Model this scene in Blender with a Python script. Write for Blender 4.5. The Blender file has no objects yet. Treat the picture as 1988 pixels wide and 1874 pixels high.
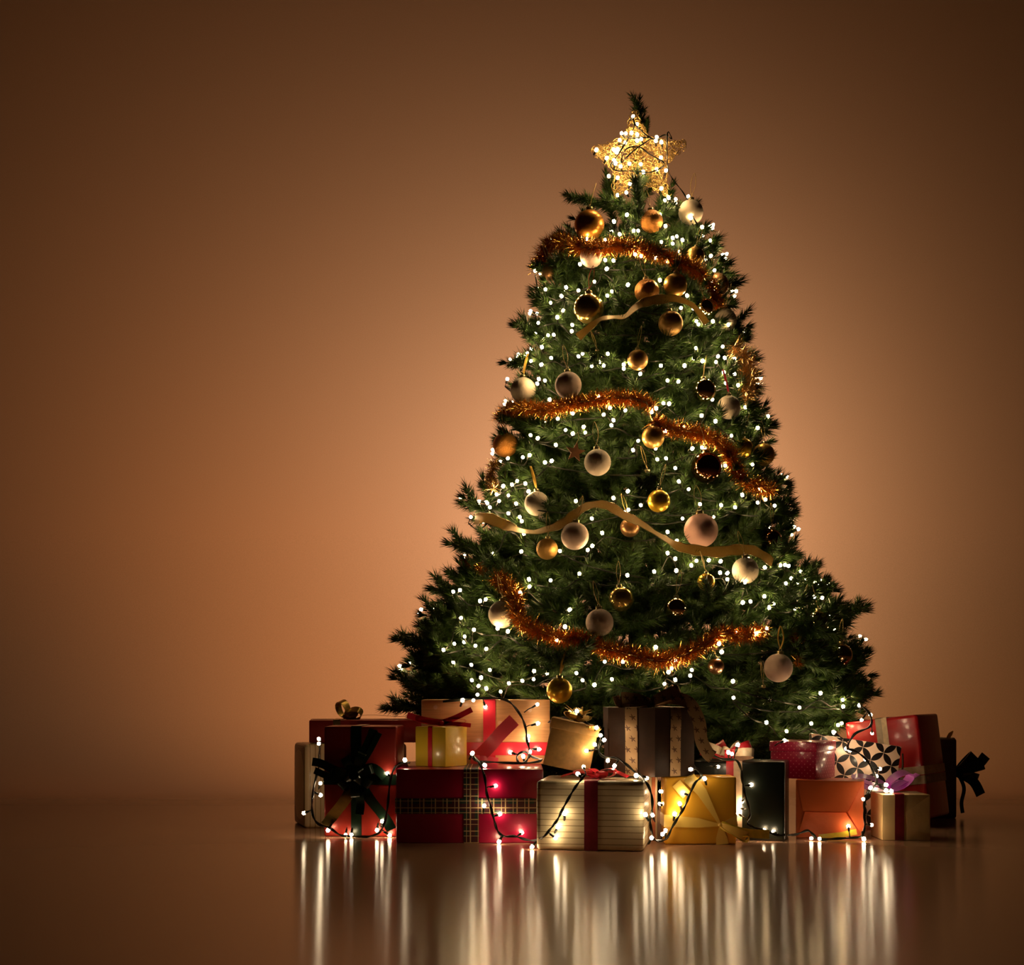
import bpy, math, random
import numpy as np
from mathutils import Vector, Matrix, Quaternion

random.seed(7)
RNG = np.random.default_rng(11)
SC = bpy.context.scene
COL = SC.collection

# ------------------------------------------------------------------ camera, world, lights, exposure
FPX = 2800.0                      # focal length in pixels of the 1988 x 1874 frame
HOR = 1330.0                      # picture row of the eye level
EYE = 0.438                       # camera height above the floor
TREE_Y = 4.85                     # distance of the tree's trunk
WALL_Y = 7.0                      # distance of the backdrop wall
cam_data = bpy.data.cameras.new('camera')
cam = bpy.data.objects.new('camera', cam_data)
COL.objects.link(cam)
cam.location = (0, 0, EYE)
cam.rotation_euler = (math.pi / 2, 0, 0)
cam_data.sensor_width = 36.0
cam_data.lens = 36.0 * FPX / 1988.0
cam_data.shift_y = (HOR - 937.0) / 1988.0
cam_data.clip_end = 60
SC.camera = cam

world = bpy.data.worlds.new('dim_room')
SC.world = world
world.use_nodes = True
world.node_tree.nodes['Background'].inputs[0].default_value = (1.0, 0.42, 0.16, 1)
world.node_tree.nodes['Background'].inputs[1].default_value = 0.002

def P(px, py, Y):
    """World point at distance Y that stands at a place in the picture."""
    return Vector(((px - 994.0) * Y / FPX, Y, EYE - (py - HOR) * Y / FPX))

TREE_X = (1235 - 994.0) * TREE_Y / FPX
# unseen spot added behind the tree and gifts to brighten the wall
def added_wall_light(energy, color, loc, aim, size, soft):
    bl = bpy.data.lights.new('added_wall_light', 'SPOT')
    bl.energy = energy; bl.color = color
    bl.spot_size = math.radians(size); bl.spot_blend = 1.0
    bl.shadow_soft_size = soft
    o = bpy.data.objects.new('added_wall_light', bl)
    COL.objects.link(o)
    o.location = loc
    o.rotation_euler = (Vector(aim) - o.location).to_track_quat('-Z', 'Y').to_euler()
added_wall_light(70.0, (1.0, .76, .50), (.579, 5.30, 1.2), P(930, 1000, WALL_Y), 156, .10)
added_wall_light(37.0, (1.0, .62, .29), (.612, 5.60, .80), P(1700, 1000, WALL_Y), 150, .10)
added_wall_light(17.0, (1.0, .96, .86), (TREE_X - .05, 5.90, 1.0), P(1205, 940, WALL_Y), 150, .10)
added_wall_light(52.0, (1.0, .38, .07), (-.561, 5.00, .20), P(760, 880, WALL_Y), 120, .10)

BULB_POWER = 72.0
SC.view_settings.view_transform = 'Standard'
SC.view_settings.look = 'None'
SC.view_settings.gamma = 1.0
SC.view_settings.use_curve_mapping = False
SC.view_settings.exposure = 0.0
SC.cycles.use_denoising = True
SC.cycles.max_bounces = 5
SC.cycles.adaptive_threshold = 0.03
SC.cycles.sample_clamp_indirect = 3.0
SC.cycles.caustics_reflective = False
SC.cycles.caustics_refractive = False

# ------------------------------------------------------------------ material helpers
class NT:
    def __init__(self, name):
        self.m = bpy.data.materials.new(name)
        self.m.use_nodes = True
        self.t = self.m.node_tree
        self.b = self.t.nodes['Principled BSDF']
    def node(self, kind, **kw):
        n = self.t.nodes.new(kind)
        for k, v in kw.items():
            setattr(n, k, v)
        return n
    def put(self, sock, v):
        if isinstance(v, bpy.types.NodeSocket):
            self.t.links.new(v, sock)
        elif isinstance(v, (tuple, list)):
            sock.default_value = tuple(v) + ((1,) if len(v) == 3 and len(sock.default_value) == 4 else ())
        else:
            sock.default_value = v
    def math(self, op, a, b=None, c=None):
        n = self.node('ShaderNodeMath', operation=op)
        self.put(n.inputs[0], a)
        if b is not None: self.put(n.inputs[1], b)
        if c is not None: self.put(n.inputs[2], c)
        return n.outputs[0]
    def coords(self, which='Object'):
        return self.node('ShaderNodeTexCoord').outputs[which]
    def xyz(self, which='Object'):
        n = self.node('ShaderNodeSeparateXYZ')
        self.t.links.new(self.coords(which), n.inputs[0])
        return n.outputs
    def mix(self, f, a, b):
        n = self.node('ShaderNodeMix', data_type='RGBA')
        self.put(n.inputs['Factor'], f)
        self.put(n.inputs[6], a); self.put(n.inputs[7], b)
        return n.outputs[2]
    def noise(self, scale, detail=3, rough=.5, which='Object', vec=None):
        n = self.node('ShaderNodeTexNoise')
        n.inputs['Scale'].default_value = scale; n.inputs['Detail'].default_value = detail
        n.inputs['Roughness'].default_value = rough
        self.t.links.new(vec if vec is not None else self.coords(which), n.inputs['Vector'])
        return n.outputs['Fac']
    def ramp(self, v, lo, hi):
        n = self.node('ShaderNodeMapRange')
        self.put(n.inputs[0], v); n.inputs[1].default_value = lo; n.inputs[2].default_value = hi
        return n.outputs[0]
    def bump(self, h, strength=.3, dist=.002):
        n = self.node('ShaderNodeBump')
        n.inputs['Strength'].default_value = strength; n.inputs['Distance'].default_value = dist
        self.t.links.new(h, n.inputs['Height'])
        self.t.links.new(n.outputs[0], self.b.inputs['Normal'])
    def set(self, **kw):
        names = dict(color='Base Color', rough='Roughness', metal='Metallic', spec='Specular IOR Level', coat='Coat Weight',
                     coat_rough='Coat Roughness', trans='Transmission Weight', ior='IOR', alpha='Alpha', sheen='Sheen Weight',
                     emit='Emission Color', emit_s='Emission Strength', sub='Subsurface Weight')
        for k, v in kw.items():
            self.put(self.b.inputs[names[k]], v)
        return self

def plain(name, color, rough=.5, metal=0.0, **kw):
    n = NT(name)
    vary = n.noise(kw.pop('grain', 60), 2)
    f = n.ramp(vary, .3, .7)
    n.set(color=n.mix(f, tuple(c * .85 for c in color), tuple(min(1, c * 1.12) for c in color)), rough=rough, metal=metal, **kw)
    return n.m

def paper(name, color, rough=.45, coat=0.0, crease=.25):
    n = NT(name)
    n.set(color=color, rough=rough, coat=coat, coat_rough=.12)
    n.bump(n.noise(14, 4, .6), crease, .01)
    return n

M = {}
# backdrop: one seamless sweep, glossy on the floor and matt on the wall
n = NT('backdrop_sweep')
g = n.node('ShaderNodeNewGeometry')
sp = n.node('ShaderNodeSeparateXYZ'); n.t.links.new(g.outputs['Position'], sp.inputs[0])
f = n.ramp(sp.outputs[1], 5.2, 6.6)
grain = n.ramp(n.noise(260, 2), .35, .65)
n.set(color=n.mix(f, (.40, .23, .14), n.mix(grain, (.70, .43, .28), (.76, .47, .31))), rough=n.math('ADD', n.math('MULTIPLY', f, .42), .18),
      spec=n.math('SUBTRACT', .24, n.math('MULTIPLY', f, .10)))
tan = n.node('ShaderNodeCombineXYZ'); tan.inputs[1].default_value = 1.0
n.t.links.new(tan.outputs[0], n.b.inputs['Tangent'])
n.put(n.b.inputs['Anisotropic'], n.math('MULTIPLY', n.math('SUBTRACT', 1.0, f), .76))   # finish brushed across the room
M['sweep'] = n.m

n = NT('pine_needles')
r = n.node('ShaderNodeNewGeometry')
rnd = r.outputs['Random Per Island']
n.set(color=n.mix(rnd, (.024, .072, .010), (.098, .190, .030)), rough=.36, spec=.55)
M['needle'] = n.m
M['bark'] = plain('branch_bark', (.045, .032, .014), .8)
M['trunk'] = plain('trunk_bark', (.06, .04, .02), .85)
M['stand'] = plain('stand_metal', (.03, .05, .03), .4, .6)

n = NT('lit_bulb'); n.set(color=(1, .8, .5), rough=.3, emit=(1.0, .66, .32), emit_s=BULB_POWER); M['bulb'] = n.m
n = NT('lit_gift_bulb'); n.set(color=(1, .8, .5), rough=.3, emit=(1.0, .74, .44), emit_s=BULB_POWER * .60); M['gift_bulb'] = n.m
M['wire'] = plain('string_wire', (.012, .014, .008), .35)

def metal(name, color, rough, bumps=None, m=1.0):
    n = NT(name)
    n.set(color=color, metal=m, rough=rough)
    if bumps: n.bump(n.noise(*bumps[:2]), bumps[2], .003)
    return n.m
M['satin_gold'] = metal('satin_gold', (.80, .48, .12), .38, m=.72)
M['matte_gold'] = metal('matte_gold', (.76, .45, .14), .46, m=.62)
M['shiny_gold'] = metal('shiny_gold', (.74, .52, .16), .22, m=.85)
M['yellow_gold'] = metal('yellow_gold', (.95, .60, .04), .30, m=.6)
M['copper'] = metal('satin_copper', (.80, .34, .05), .33, m=.7)
M['patterned_copper'] = metal('patterned_copper', (.78, .33, .06), .33, (28, 1, .8), .65)
M['bronze'] = metal('bronze', (.50, .27, .11), .38, m=.75)
M['mirror'] = metal('mirror_gold', (.82, .62, .38), .045)
M['brown_mirror'] = metal('brown_mirror', (.34, .15, .07), .06)
M['glitter_gold'] = metal('glitter_gold', (.82, .46, .11), .36, (420, 2, .9), .7)
M['pink_copper'] = metal('pink_copper', (.80, .42, .24), .3)
def frosted(name, color):
    n = NT(name)
    f = n.ramp(n.noise(90, 4, .7), .3, .7)
    n.set(color=n.mix(f, tuple(c * .78 for c in color), color), rough=.62, sheen=.4, spec=.35)
    n.bump(n.noise(500, 2), .5, .001)
    return n.m
M['cream'] = frosted('frosted_cream', (.95, .77, .54))
M['rosy_cream'] = frosted('frosted_rosy_cream', (.92, .64, .47))
M['pink_glitter'] = metal('pink_glitter', (.80, .46, .36), .5, (500, 2, 1.0), .45)
n = NT('clear_glass'); n.set(color=(1, .93, .80), rough=.02, trans=1.0, ior=1.18); M['glass'] = n.m
M['cap'] = metal('bauble_cap', (.75, .60, .30), .3)
M['thread'] = plain('gold_thread', (.55, .38, .12), .45, .3)
M['red_thread'] = plain('red_thread', (.6, .03, .02), .5)
M['yellow_ribbon'] = plain('yellow_hanging_ribbon', (.80, .50, .08), .4, .2)
M['pink_ribbon'] = plain('pink_hanging_ribbon', (.75, .04, .09), .4)
M['star_brown'] = plain('brown_star_glitter', (.30, .14, .07), .5, .5)
M['tinsel'] = metal('copper_tinsel', (1.0, .49, .10), .22, m=.92)
M['pale_tinsel'] = metal('pale_tinsel', (1.0, .66, .28), .25, m=.9)
M['star_wire'] = metal('star_gold_wire', (1.0, .66, .22), .32, m=.75)
n = NT('sheer_gold_ribbon')
x = n.xyz()
n.set(color=n.mix(n.ramp(n.noise(180, 2), .35, .65), (.92, .62, .22), (1.0, .78, .36)), rough=.42, metal=.15, sheen=.3)
tl = n.node('ShaderNodeBsdfTranslucent'); tl.inputs[0].default_value = (1.0, .80, .40, 1)
ms = n.node('ShaderNodeMixShader'); ms.inputs[0].default_value = .42
n.t.links.new(n.b.outputs[0], ms.inputs[1]); n.t.links.new(tl.outputs[0], ms.inputs[2])
n.t.links.new(ms.outputs[0], n.t.nodes['Material Output'].inputs[0])
M['gold_ribbon'] = n.m

# ------------------------------------------------------------------ mesh helpers
def tag(o, label=None, cat=None, group=None, kind=None):
    for k, v in (('label', label), ('category', cat), ('group', group), ('kind', kind)):
        if v: o[k] = v
    return o

def link(name, data, parent=None, loc=None):
    o = bpy.data.objects.new(name, data)
    COL.objects.link(o)
    if parent is not None: o.parent = parent
    if loc is not None: o.location = loc
    return o

def thing(name, label, cat, loc, rot=None, group=None):
    o = link(name, None, None, loc)
    o.empty_display_size = .05
    if rot is not None: o.rotation_euler = rot
    return tag(o, label, cat, group)

def mesh(name, V, F, mats, smooth=False, idx=None):
    me = bpy.data.meshes.new(name)
    V = np.asarray(V, dtype=np.float32)
    if isinstance(F, np.ndarray):
        k = F.shape[1]
        me.vertices.add(len(V)); me.vertices.foreach_set('co', V.ravel())
        me.loops.add(F.size); me.loops.foreach_set('vertex_index', F.ravel().astype(np.int32))
        me.polygons.add(len(F)); me.polygons.foreach_set('loop_start', np.arange(0, F.size, k, dtype=np.int32))
        me.update(calc_edges=True)
    else:
        me.from_pydata([tuple(map(float, v)) for v in V], [], F)
        me.update()
    for m in (mats if isinstance(mats, (list, tuple)) else [mats]):
        me.materials.append(m)
    if smooth: me.polygons.foreach_set('use_smooth', np.ones(len(me.polygons), dtype=bool))
    if idx is not None: me.polygons.foreach_set('material_index', np.asarray(idx, dtype=np.int32))
    return me

def catmull(pts, sub=6, closed=False):
    pts = [Vector(p) for p in pts]
    out = []
    n = len(pts)
    rng = range(n if closed else n - 1)
    for i in rng:
        if closed: p0, p1, p2, p3 = (pts[(i + k) % n] for k in (-1, 0, 1, 2))
        else: p0, p1, p2, p3 = pts[max(i - 1, 0)], pts[i], pts[i + 1], pts[min(i + 2, n - 1)]
        for s in range(sub):
            t = s / sub
            out.append(.5 * ((2 * p1) + (p2 - p0) * t + (2 * p0 - 5 * p1 + 4 * p2 - p3) * t * t + (3 * p1 - p0 - 3 * p2 + p3) * t ** 3))
    if not closed: out.append(pts[-1])
    return out

def frames(pts):
    """tangent / normal / binormal by parallel transport"""
    n = len(pts); T = []
    for i in range(n):
        t = pts[min(i + 1, n - 1)] - pts[max(i - 1, 0)]
        T.append(t.normalized() if t.length > 1e-9 else Vector((1, 0, 0)))
    N = T[0].orthogonal().normalized(); out = []
    for t in T:
        N = (N - t * N.dot(t))
        N = N.normalized() if N.length > 1e-6 else t.orthogonal().normalized()
        out.append((t, N, t.cross(N)))
    return out

def tube_vf(pts, rad, sides=6, base=0, twist=None):
    V, F = [], []
    fr = frames(pts)
    for i, (p, (t, N, B)) in enumerate(zip(pts, fr)):
        r = rad(i / max(1, len(pts) - 1)) if callable(rad) else rad
        if twist:
            a0, off = twist
            a = a0 + i * .55
            p = p + (N * math.cos(a) + B * math.sin(a)) * off
        for k in range(sides):
            a = 2 * math.pi * k / sides
            V.append(p + (N * math.cos(a) + B * math.sin(a)) * r)
    for i in range(len(pts) - 1):
        for k in range(sides):
            a, b = base + i * sides + k, base + i * sides + (k + 1) % sides
            F.append((a, b, b + sides, a + sides))
    F.append(tuple(base + k for k in reversed(range(sides))))
    F.append(tuple(base + (len(pts) - 1) * sides + k for k in range(sides)))
    return V, F

def tube(name, pts, rad, mat, sides=6, smooth=True):
    V, F = tube_vf([Vector(p) for p in pts], rad, sides)
    return mesh(name, V, F, mat, smooth)

def strip(name, pts, wdirs, width, mat, th=.0009, closed=False):
    """A ribbon of real thickness along pts; wdirs is one width direction or a list of them."""
    pts = [Vector(p) for p in pts]
    n = len(pts)
    if not isinstance(wdirs, list): wdirs = [Vector(wdirs)] * n
    ws = width if isinstance(width, list) else [width] * n
    V, F = [], []
    for i, p in enumerate(pts):
        a = pts[(i - 1) % n] if closed or i > 0 else p
        b = pts[(i + 1) % n] if closed or i < n - 1 else p
        t = (b - a)
        t = t.normalized() if t.length > 1e-9 else Vector((1, 0, 0))
        w = Vector(wdirs[i]); w = (w - t * w.dot(t))
        w = w.normalized() if w.length > 1e-6 else t.orthogonal().normalized()
        nn = t.cross(w) * (th / 2)
        h = w * (ws[i] / 2)
        V += [p - h + nn, p + nn * 1.0, p + h + nn, p + h - nn, p - nn, p - h - nn]
    m = n if closed else n - 1
    for i in range(m):
        a, b = i * 6, ((i + 1) % n) * 6
        for k in range(6):
            k2 = (k + 1) % 6
            F.append((a + k, a + k2, b + k2, b + k))
    if not closed:
        F.append((5, 4, 3, 2, 1, 0)); e = (n - 1) * 6; F.append(tuple(e + k for k in range(6)))
    me = mesh(name, V, F, mat, True)
    me.set_sharp_from_angle(angle=math.radians(50))
    return me

def rbox(name, w, d, h, mat, r=.006, seg=2, puff=0.0):
    """Box with rounded edges, standing on z = 0, centred in x and y; puff bulges the faces like wrapped paper."""
    import bmesh
    bm = bmesh.new()
    bmesh.ops.create_cube(bm, size=1)
    for v in bm.verts: v.co = Vector((v.co.x * w, v.co.y * d, (v.co.z + .5) * h))
    bmesh.ops.bevel(bm, geom=bm.edges[:] + bm.verts[:], offset=r, segments=seg, profile=.6, affect='EDGES')
    if puff:
        bmesh.ops.subdivide_edges(bm, edges=[e for e in bm.edges if e.calc_length() > .03], cuts=3, use_grid_fill=True)
        for v in bm.verts:
            x, y, z = v.co.x / (w / 2), v.co.y / (d / 2), (v.co.z - h / 2) / (h / 2)
            k = puff
            if abs(x) > .97: v.co.x *= 1 + k * (1 - y * y) * (1 - z * z)
            if abs(y) > .97: v.co.y *= 1 + k * (1 - x * x) * (1 - z * z)
    me = bpy.data.meshes.new(name); bm.to_mesh(me); bm.free()
    me.materials.append(mat)
    me.polygons.foreach_set('use_smooth', np.ones(len(me.polygons), dtype=bool))
    try: me.set_sharp_from_angle(angle=math.radians(40))
    except Exception: pass
    return me

def prism(name, poly, y0, y1, mat):
    """Flat outline in the local x-z plane given depth from y0 to y1."""
    n = len(poly)
    V = [(x, y0, z) for x, z in poly] + [(x, y1, z) for x, z in poly]
    F = [tuple(range(n)), tuple(reversed(range(n, 2 * n)))] + [(i, i + n, (i + 1) % n + n, (i + 1) % n) for i in range(n)]
    return mesh(name, V, F, mat)

# ------------------------------------------------------------------ the setting: a seamless studio sweep
RC = 1.2
def sweep():
    W = 7.0
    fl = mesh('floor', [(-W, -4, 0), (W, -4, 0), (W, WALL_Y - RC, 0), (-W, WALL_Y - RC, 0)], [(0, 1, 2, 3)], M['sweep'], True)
    tag(link('floor', fl), 'glossy warm beige studio floor curving up into the wall', None, None, 'structure')
    prof = [(WALL_Y - RC + RC * math.sin(a), RC - RC * math.cos(a)) for a in [math.pi / 2 * i / 32 for i in range(33)]] + [(WALL_Y, 6.5)]
    V, F = [], []
    for y, z in prof: V += [(-W, y, z), (W, y, z)]
    for i in range(len(prof) - 1): F.append((2 * i, 2 * i + 1, 2 * i + 3, 2 * i + 2))
    tag(link('wall_back', mesh('wall_back', V, F, M['sweep'], True)), 'plain warm beige backdrop wall lit from behind the tree', None, None, 'structure')
sweep()
# ------------------------------------------------------------------ the tree
PROFILE = [(200, 6), (340, 62), (400, 128), (480, 168), (560, 188), (650, 212), (750, 240), (850, 264), (950, 292),
           (1050, 312), (1100, 335), (1150, 380), (1200, 420), (1250, 440), (1300, 448), (1350, 462), (1400, 462), (1450, 430), (1520, 380)]
PY = [p[0] for p in PROFILE]; PR = [p[1] for p in PROFILE]
DEPTH_K = 0.74
def r_at_row(py): return float(np.interp(py, PY, PR)) * TREE_Y / FPX
def row_of(z): return HOR + (EYE - z) * FPX / TREE_Y
def surf(px, py, push=0.0):
    """Point on the tree's front surface that stands at a place in the picture."""
    R = float(np.interp(py, PY, PR))
    t = min(1.0, abs(px - 1235) / max(R, 1))
    Y = TREE_Y - DEPTH_K * R * TREE_Y / FPX * math.sqrt(1 - t * t) - push
    return P(px, py, Y)

def spray(L, nside, seed, dens, nl=.033):
    """A fir branch along +x: stem vertices / faces and needle arrays."""
    rg = np.random.default_rng(seed)
    twigs = []
    def twig(p0, d, length, bend):
        pts = []
        for i in range(7):
            t = i / 6
            pts.append(p0 + d * length * t + Vector((0, 0, bend * length * t * t)))
        twigs.append((pts, length))
    twig(Vector((0, 0, 0)), Vector((1, 0, 0)), L, .10)
    for k in range(nside):
        t = .25 + .6 * (k + .5) / nside + rg.uniform(-.05, .05)
        side = 1 if k % 2 else -1
        a = rg.uniform(.55, .95) * side
        up = rg.uniform(-.15, .5)
        d = Vector((math.cos(a), math.sin(a), up)).normalized()
        twig(Vector((L * t, 0, .10 * L * t * t)), d, L * rg.uniform(.32, .5) * (1.15 - .5 * t), .08)
    SV, SF = [], []
    NV, NF = [], []
    for pts, length in twigs:
        v, f = tube_vf(pts, lambda t: .0036 * (1 - .6 * t), 5, len(SV)); SV += v; SF += f
        fr = frames(pts)
        n = int(length * dens)
        ts = np.sort(rg.uniform(.04, 1.0, n)); ts[-int(n * .09):] = 1.0
        ang = rg.uniform(0, 2 * math.pi, n)
        al = np.radians(rg.uniform(32, 66, n)); al[-int(n * .09):] = np.radians(rg.uniform(2, 45, int(n * .09)))
        le = nl * rg.uniform(.75, 1.15, n)
        P_ = np.array([[*p] for p in pts]); T_ = np.array([[*x[0]] for x in fr]); N_ = np.array([[*x[1]] for x in fr]); B_ = np.array([[*x[2]] for x in fr])
        u = ts * 6; i0 = np.minimum(u.astype(int), 5); w = (u - i0)[:, None]
        lerp = lambda A: A[i0] * (1 - w) + A[i0 + 1] * w
        p, T, N, B = lerp(P_), lerp(T_), lerp(N_), lerp(B_)
        R = N * np.cos(ang)[:, None] + B * np.sin(ang)[:, None]
        S = -N * np.sin(ang)[:, None] + B * np.cos(ang)[:, None]
        D = T * np.cos(al)[:, None] + R * np.sin(al)[:, None]
        U = np.cross(D, S)
        tip = p + D * le[:, None] + T * (le * .12)[:, None]
        q = p + R * .002
        hw = .0017
        v = np.stack([q + S * hw, q - S * hw * .6 + U * hw, q - S * hw * .6 - U * hw, tip], 1)
        b = len(NV) and sum(len(a) for a in NV)
        o = (np.arange(n) * 4)[:, None] + b
        NF.append(np.concatenate([np.concatenate([o, o + 1, o + 3], 1), np.concatenate([o + 1, o + 2, o + 3], 1), np.concatenate([o + 2, o, o + 3], 1)]))
        NV.append(v.reshape(-1, 3))
    return SV, SF, np.concatenate(NV), np.concatenate(NF)

tree = thing('christmas_tree', 'tall green fir tree strung with fairy lights, baubles and copper tinsel', 'tree', (TREE_X, TREE_Y, 0))
TO = Vector(tree.location)
LONG, SHORT = [], []
for i in range(6):
    SV, SF, NV, NF = spray(.31, 6, 100 + i, 1600, .037)
    LONG.append((mesh('branch', SV, SF, M['bark'], True), mesh('needles', NV, NF, M['needle'])))
for i in range(4):
    SV, SF, NV, NF = spray(.17, 4, 200 + i, 1800, .032)
    SHORT.append((mesh('branch', SV, SF, M['bark'], True), mesh('needles', NV, NF, M['needle'])))
THIN = [spray(.30, 5, 300 + i, 950, .036) for i in range(4)]

def orient(d, roll):
    d = d.normalized()
    z = Vector((0, 0, 1)) - d * d.z
    z = z.normalized() if z.length > 1e-3 else Vector((0, -1, 0))
    y = z.cross(d)
    m = Matrix((d, y, z)).transposed()
    return (m.to_quaternion() @ Quaternion((1, 0, 0), roll))

def add_branch(tip, d, family, scale=1.0, roll=0.0):
    st, nd = random.choice(family)
    L = (.30 if family is LONG else .17) * scale
    o = link('branch', st, tree)
    o.rotation_mode = 'QUATERNION'
    o.rotation_quaternion = orient(d, roll)
    o.location = tip - d.normalized() * L - TO
    o.scale = (scale,) * 3
    link('needles', nd, o)
    return o

def tree_pt(z, phi, k=1.0):
    R = r_at_row(row_of(z)) * k
    return Vector((TREE_X + R * math.sin(phi), TREE_Y - R * math.cos(phi) * DEPTH_K, z))

HOLES = [(1325, 1192, 88, 40), (1098, 925, 50, 38)]
def in_hole(p):
    px, py = 994 + p.x * FPX / p.y, HOR + (EYE - p.z) * FPX / p.y
    return any(((px - a) / c) ** 2 + ((py - b) / d) ** 2 < 1 for a, b, c, d in HOLES)

# branches that face the camera and make the outline
n_branch = 0
ga = math.pi * (3 - math.sqrt(5))
zs = []
ztop, zbot = 2.02, .36
N_FRONT = 236
k = 0
cum = np.cumsum([r_at_row(row_of(z)) + .10 for z in np.linspace(zbot, ztop, 400)]); cum /= cum[-1]
for i in range(N_FRONT):
    z = float(np.interp((i + .5) / N_FRONT, cum, np.linspace(zbot, ztop, 400)))
    phi = ((i * ga * 1.0) % (2 * math.pi)) / (2 * math.pi)
    phi = (phi - .5) * math.radians(218)
    R = r_at_row(row_of(z))
    kk = random.uniform(.86, .985)
    tip = tree_pt(z, phi, kk)
    if in_hole(tip): tip = tree_pt(z, phi, kk * .62)
    low = max(0, (.75 - z) / .45)
    d = Vector((math.sin(phi + random.uniform(-.35, .35)), -math.cos(phi + random.uniform(-.35, .35)), random.uniform(.0, .45) - .12 * low))
    fam = LONG if R > .30 else SHORT
    sc = random.uniform(.85, 1.1) if fam is LONG else random.uniform(.8, 1.1) * min(1, .5 + R * 2)
    add_branch(tip, d, fam, sc, random.uniform(-.7, .7)); n_branch += 1

TIPS = [(778, 1262, -1, -.12, 1), (772, 1338, -1, -.25, 1), (765, 1392, -1, .15, 1), (1672, 1205, 1, -.1, 1), (1682, 1288, .9, -.5, 1),
        (1104, 390, -1, -.15, 0), (1168, 345, -.3, -1, 0), (1004, 655, -1, -.3, 1), (850, 1158, -1, .05, 1), (868, 1195, -1, .2, 1),
        (1534, 1015, 1, -.2, 1), (1518, 958, 1, -.15, 1), (1490, 850, 1, -.2, 1), (1424, 640, 1, -.1, 0), (1383, 480, 1, -.3, 0),
        (903, 985, -1, -.4, 1), (984, 715, -1, .1, 0), (1042, 635, -1, -.1, 0), (1692, 1368, 1, -.1, 1), (802, 1310, -1, -.1, 1),
        (1247, 338, .1, -1, 0), (1312, 366, .6, -1, 0), (880, 1075, -1, -.1, 1), (1040, 530, -1, -.1, 0), (1600, 1150, .9, -.4, 1)]
for px, py, dx, dy, big in TIPS:
    Y = TREE_Y - (.05 if py != 338 else .19)
    add_branch(P(px, py, Y), Vector((dx, random.uniform(-.25, .1), -dy)), LONG if big else SHORT, 1.0, random.uniform(-.5, .5)); n_branch += 1
for i in range(30):
    phi = (i / 29 - .5) * math.radians(230) + random.uniform(-.05, .05)
    z = random.uniform(.20, .34)
    d = Vector((math.sin(phi), -math.cos(phi), random.uniform(-.25, .15)))
    add_branch(tree_pt(z, phi, random.uniform(.80, .96)), d, LONG, random.uniform(.85, 1.05), random.uniform(-.7, .7)); n_branch += 1
add_branch(surf(1086, 1300, .15), Vector((-.1, -1, .05)), LONG, 1.0, 0); n_branch += 1
# the thin leader that rises behind the star
for px, py, dx, dy, s in ((1236, 197, -.05, -1, .75), (1262, 236, .35, -1, .55), (1245, 262, .2, -1, .8), (1238, 330, -.1, -1, .9)):
    add_branch(P(px, py, TREE_Y + .02), Vector((dx, .05, -dy)), SHORT, s, 0); n_branch += 1

# branches at the back and deep inside: too many and too hidden to pick apart
SVs, SFs, NVs, NFs = [], [], [], []
sb = nb = 0
def bulk(tip, d, s):
    global sb, nb
    SV, SF, NV, NF = random.choice(THIN)
    q = orient(d, random.uniform(-1, 1)).to_matrix()
    off = tip - d.normalized() * .30 * s - TO
    Rm = np.array(q) * s
    sv = np.array([[*v] for v in SV]) @ Rm.T + np.array(off)
    SVs.append(sv); SFs.extend([tuple(i + sb for i in f) for f in SF]); sb += len(sv)
    nv = NV @ Rm.T + np.array(off)
    NVs.append(nv); NFs.append(NF + nb); nb += len(nv)
for i in range(110):
    z = float(np.interp((i + .5) / 110, cum, np.linspace(zbot, ztop, 400)))
    phi = math.pi + (((i * ga) % (2 * math.pi)) / (2 * math.pi) - .5) * math.radians(190)
    bulk(tree_pt(z, phi, random.uniform(.85, 1)), Vector((math.sin(phi), -math.cos(phi), random.uniform(-.05, .4))), random.uniform(.8, 1.1) * (1 if z < 1.5 else .7))
for i in range(190):
    z = float(np.interp((i + .5) / 190, cum, np.linspace(zbot, ztop - .1, 400)))
    phi = i * ga
    kk = random.uniform(.40, .72)
    p = tree_pt(z, phi, kk)
    bulk(p, Vector((math.sin(phi), -math.cos(phi), random.uniform(-.2, .5))), .85 if z < 1.5 else .55)
for i in range(60):
    phi = i * ga
    bulk(tree_pt(random.uniform(.10, .42), phi, random.uniform(.35, .85)), Vector((math.sin(phi), -math.cos(phi), random.uniform(-.3, .2))), .9)
for i in range(54):
    phi = (i / 53 - .5) * math.radians(170)
    bulk(tree_pt(random.uniform(.07, .30), phi, random.uniform(.62, .80)), Vector((math.sin(phi), -math.cos(phi), random.uniform(-.25, .1))), .85)
so = link('inner_branches', mesh('inner_branches', np.concatenate(SVs), SFs, M['bark'], True), tree)
so['kind'] = 'stuff'
no = link('needles', mesh('needles', np.concatenate(NVs), np.concatenate(NFs), M['needle']), so)
no['kind'] = 'stuff'
link('trunk', tube('trunk', [(0, 0, .03), (.004, 0, .5), (-.004, 0, 1.1), (.002, 0, 1.7), (0, 0, 2.18)], lambda t: .034 * (1 - t) + .005, M['trunk'], 12), tree)
V, F = tube_vf([Vector((0, 0, .02)), Vector((0, 0, .09)), Vector((0, 0, .16))], .05, 16)
for a in range(4):
    c, s = math.cos(a * math.pi / 2 + .6), math.sin(a * math.pi / 2 + .6)
    v, f = tube_vf([Vector((.04 * c, .04 * s, .08)), Vector((.14 * c, .14 * s, .05)), Vector((.2 * c, .2 * s, .012))], .012, 8, len(V)); V += v; F += f
link('stand', mesh('stand', V, F, M['stand'], True), tree)

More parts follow.
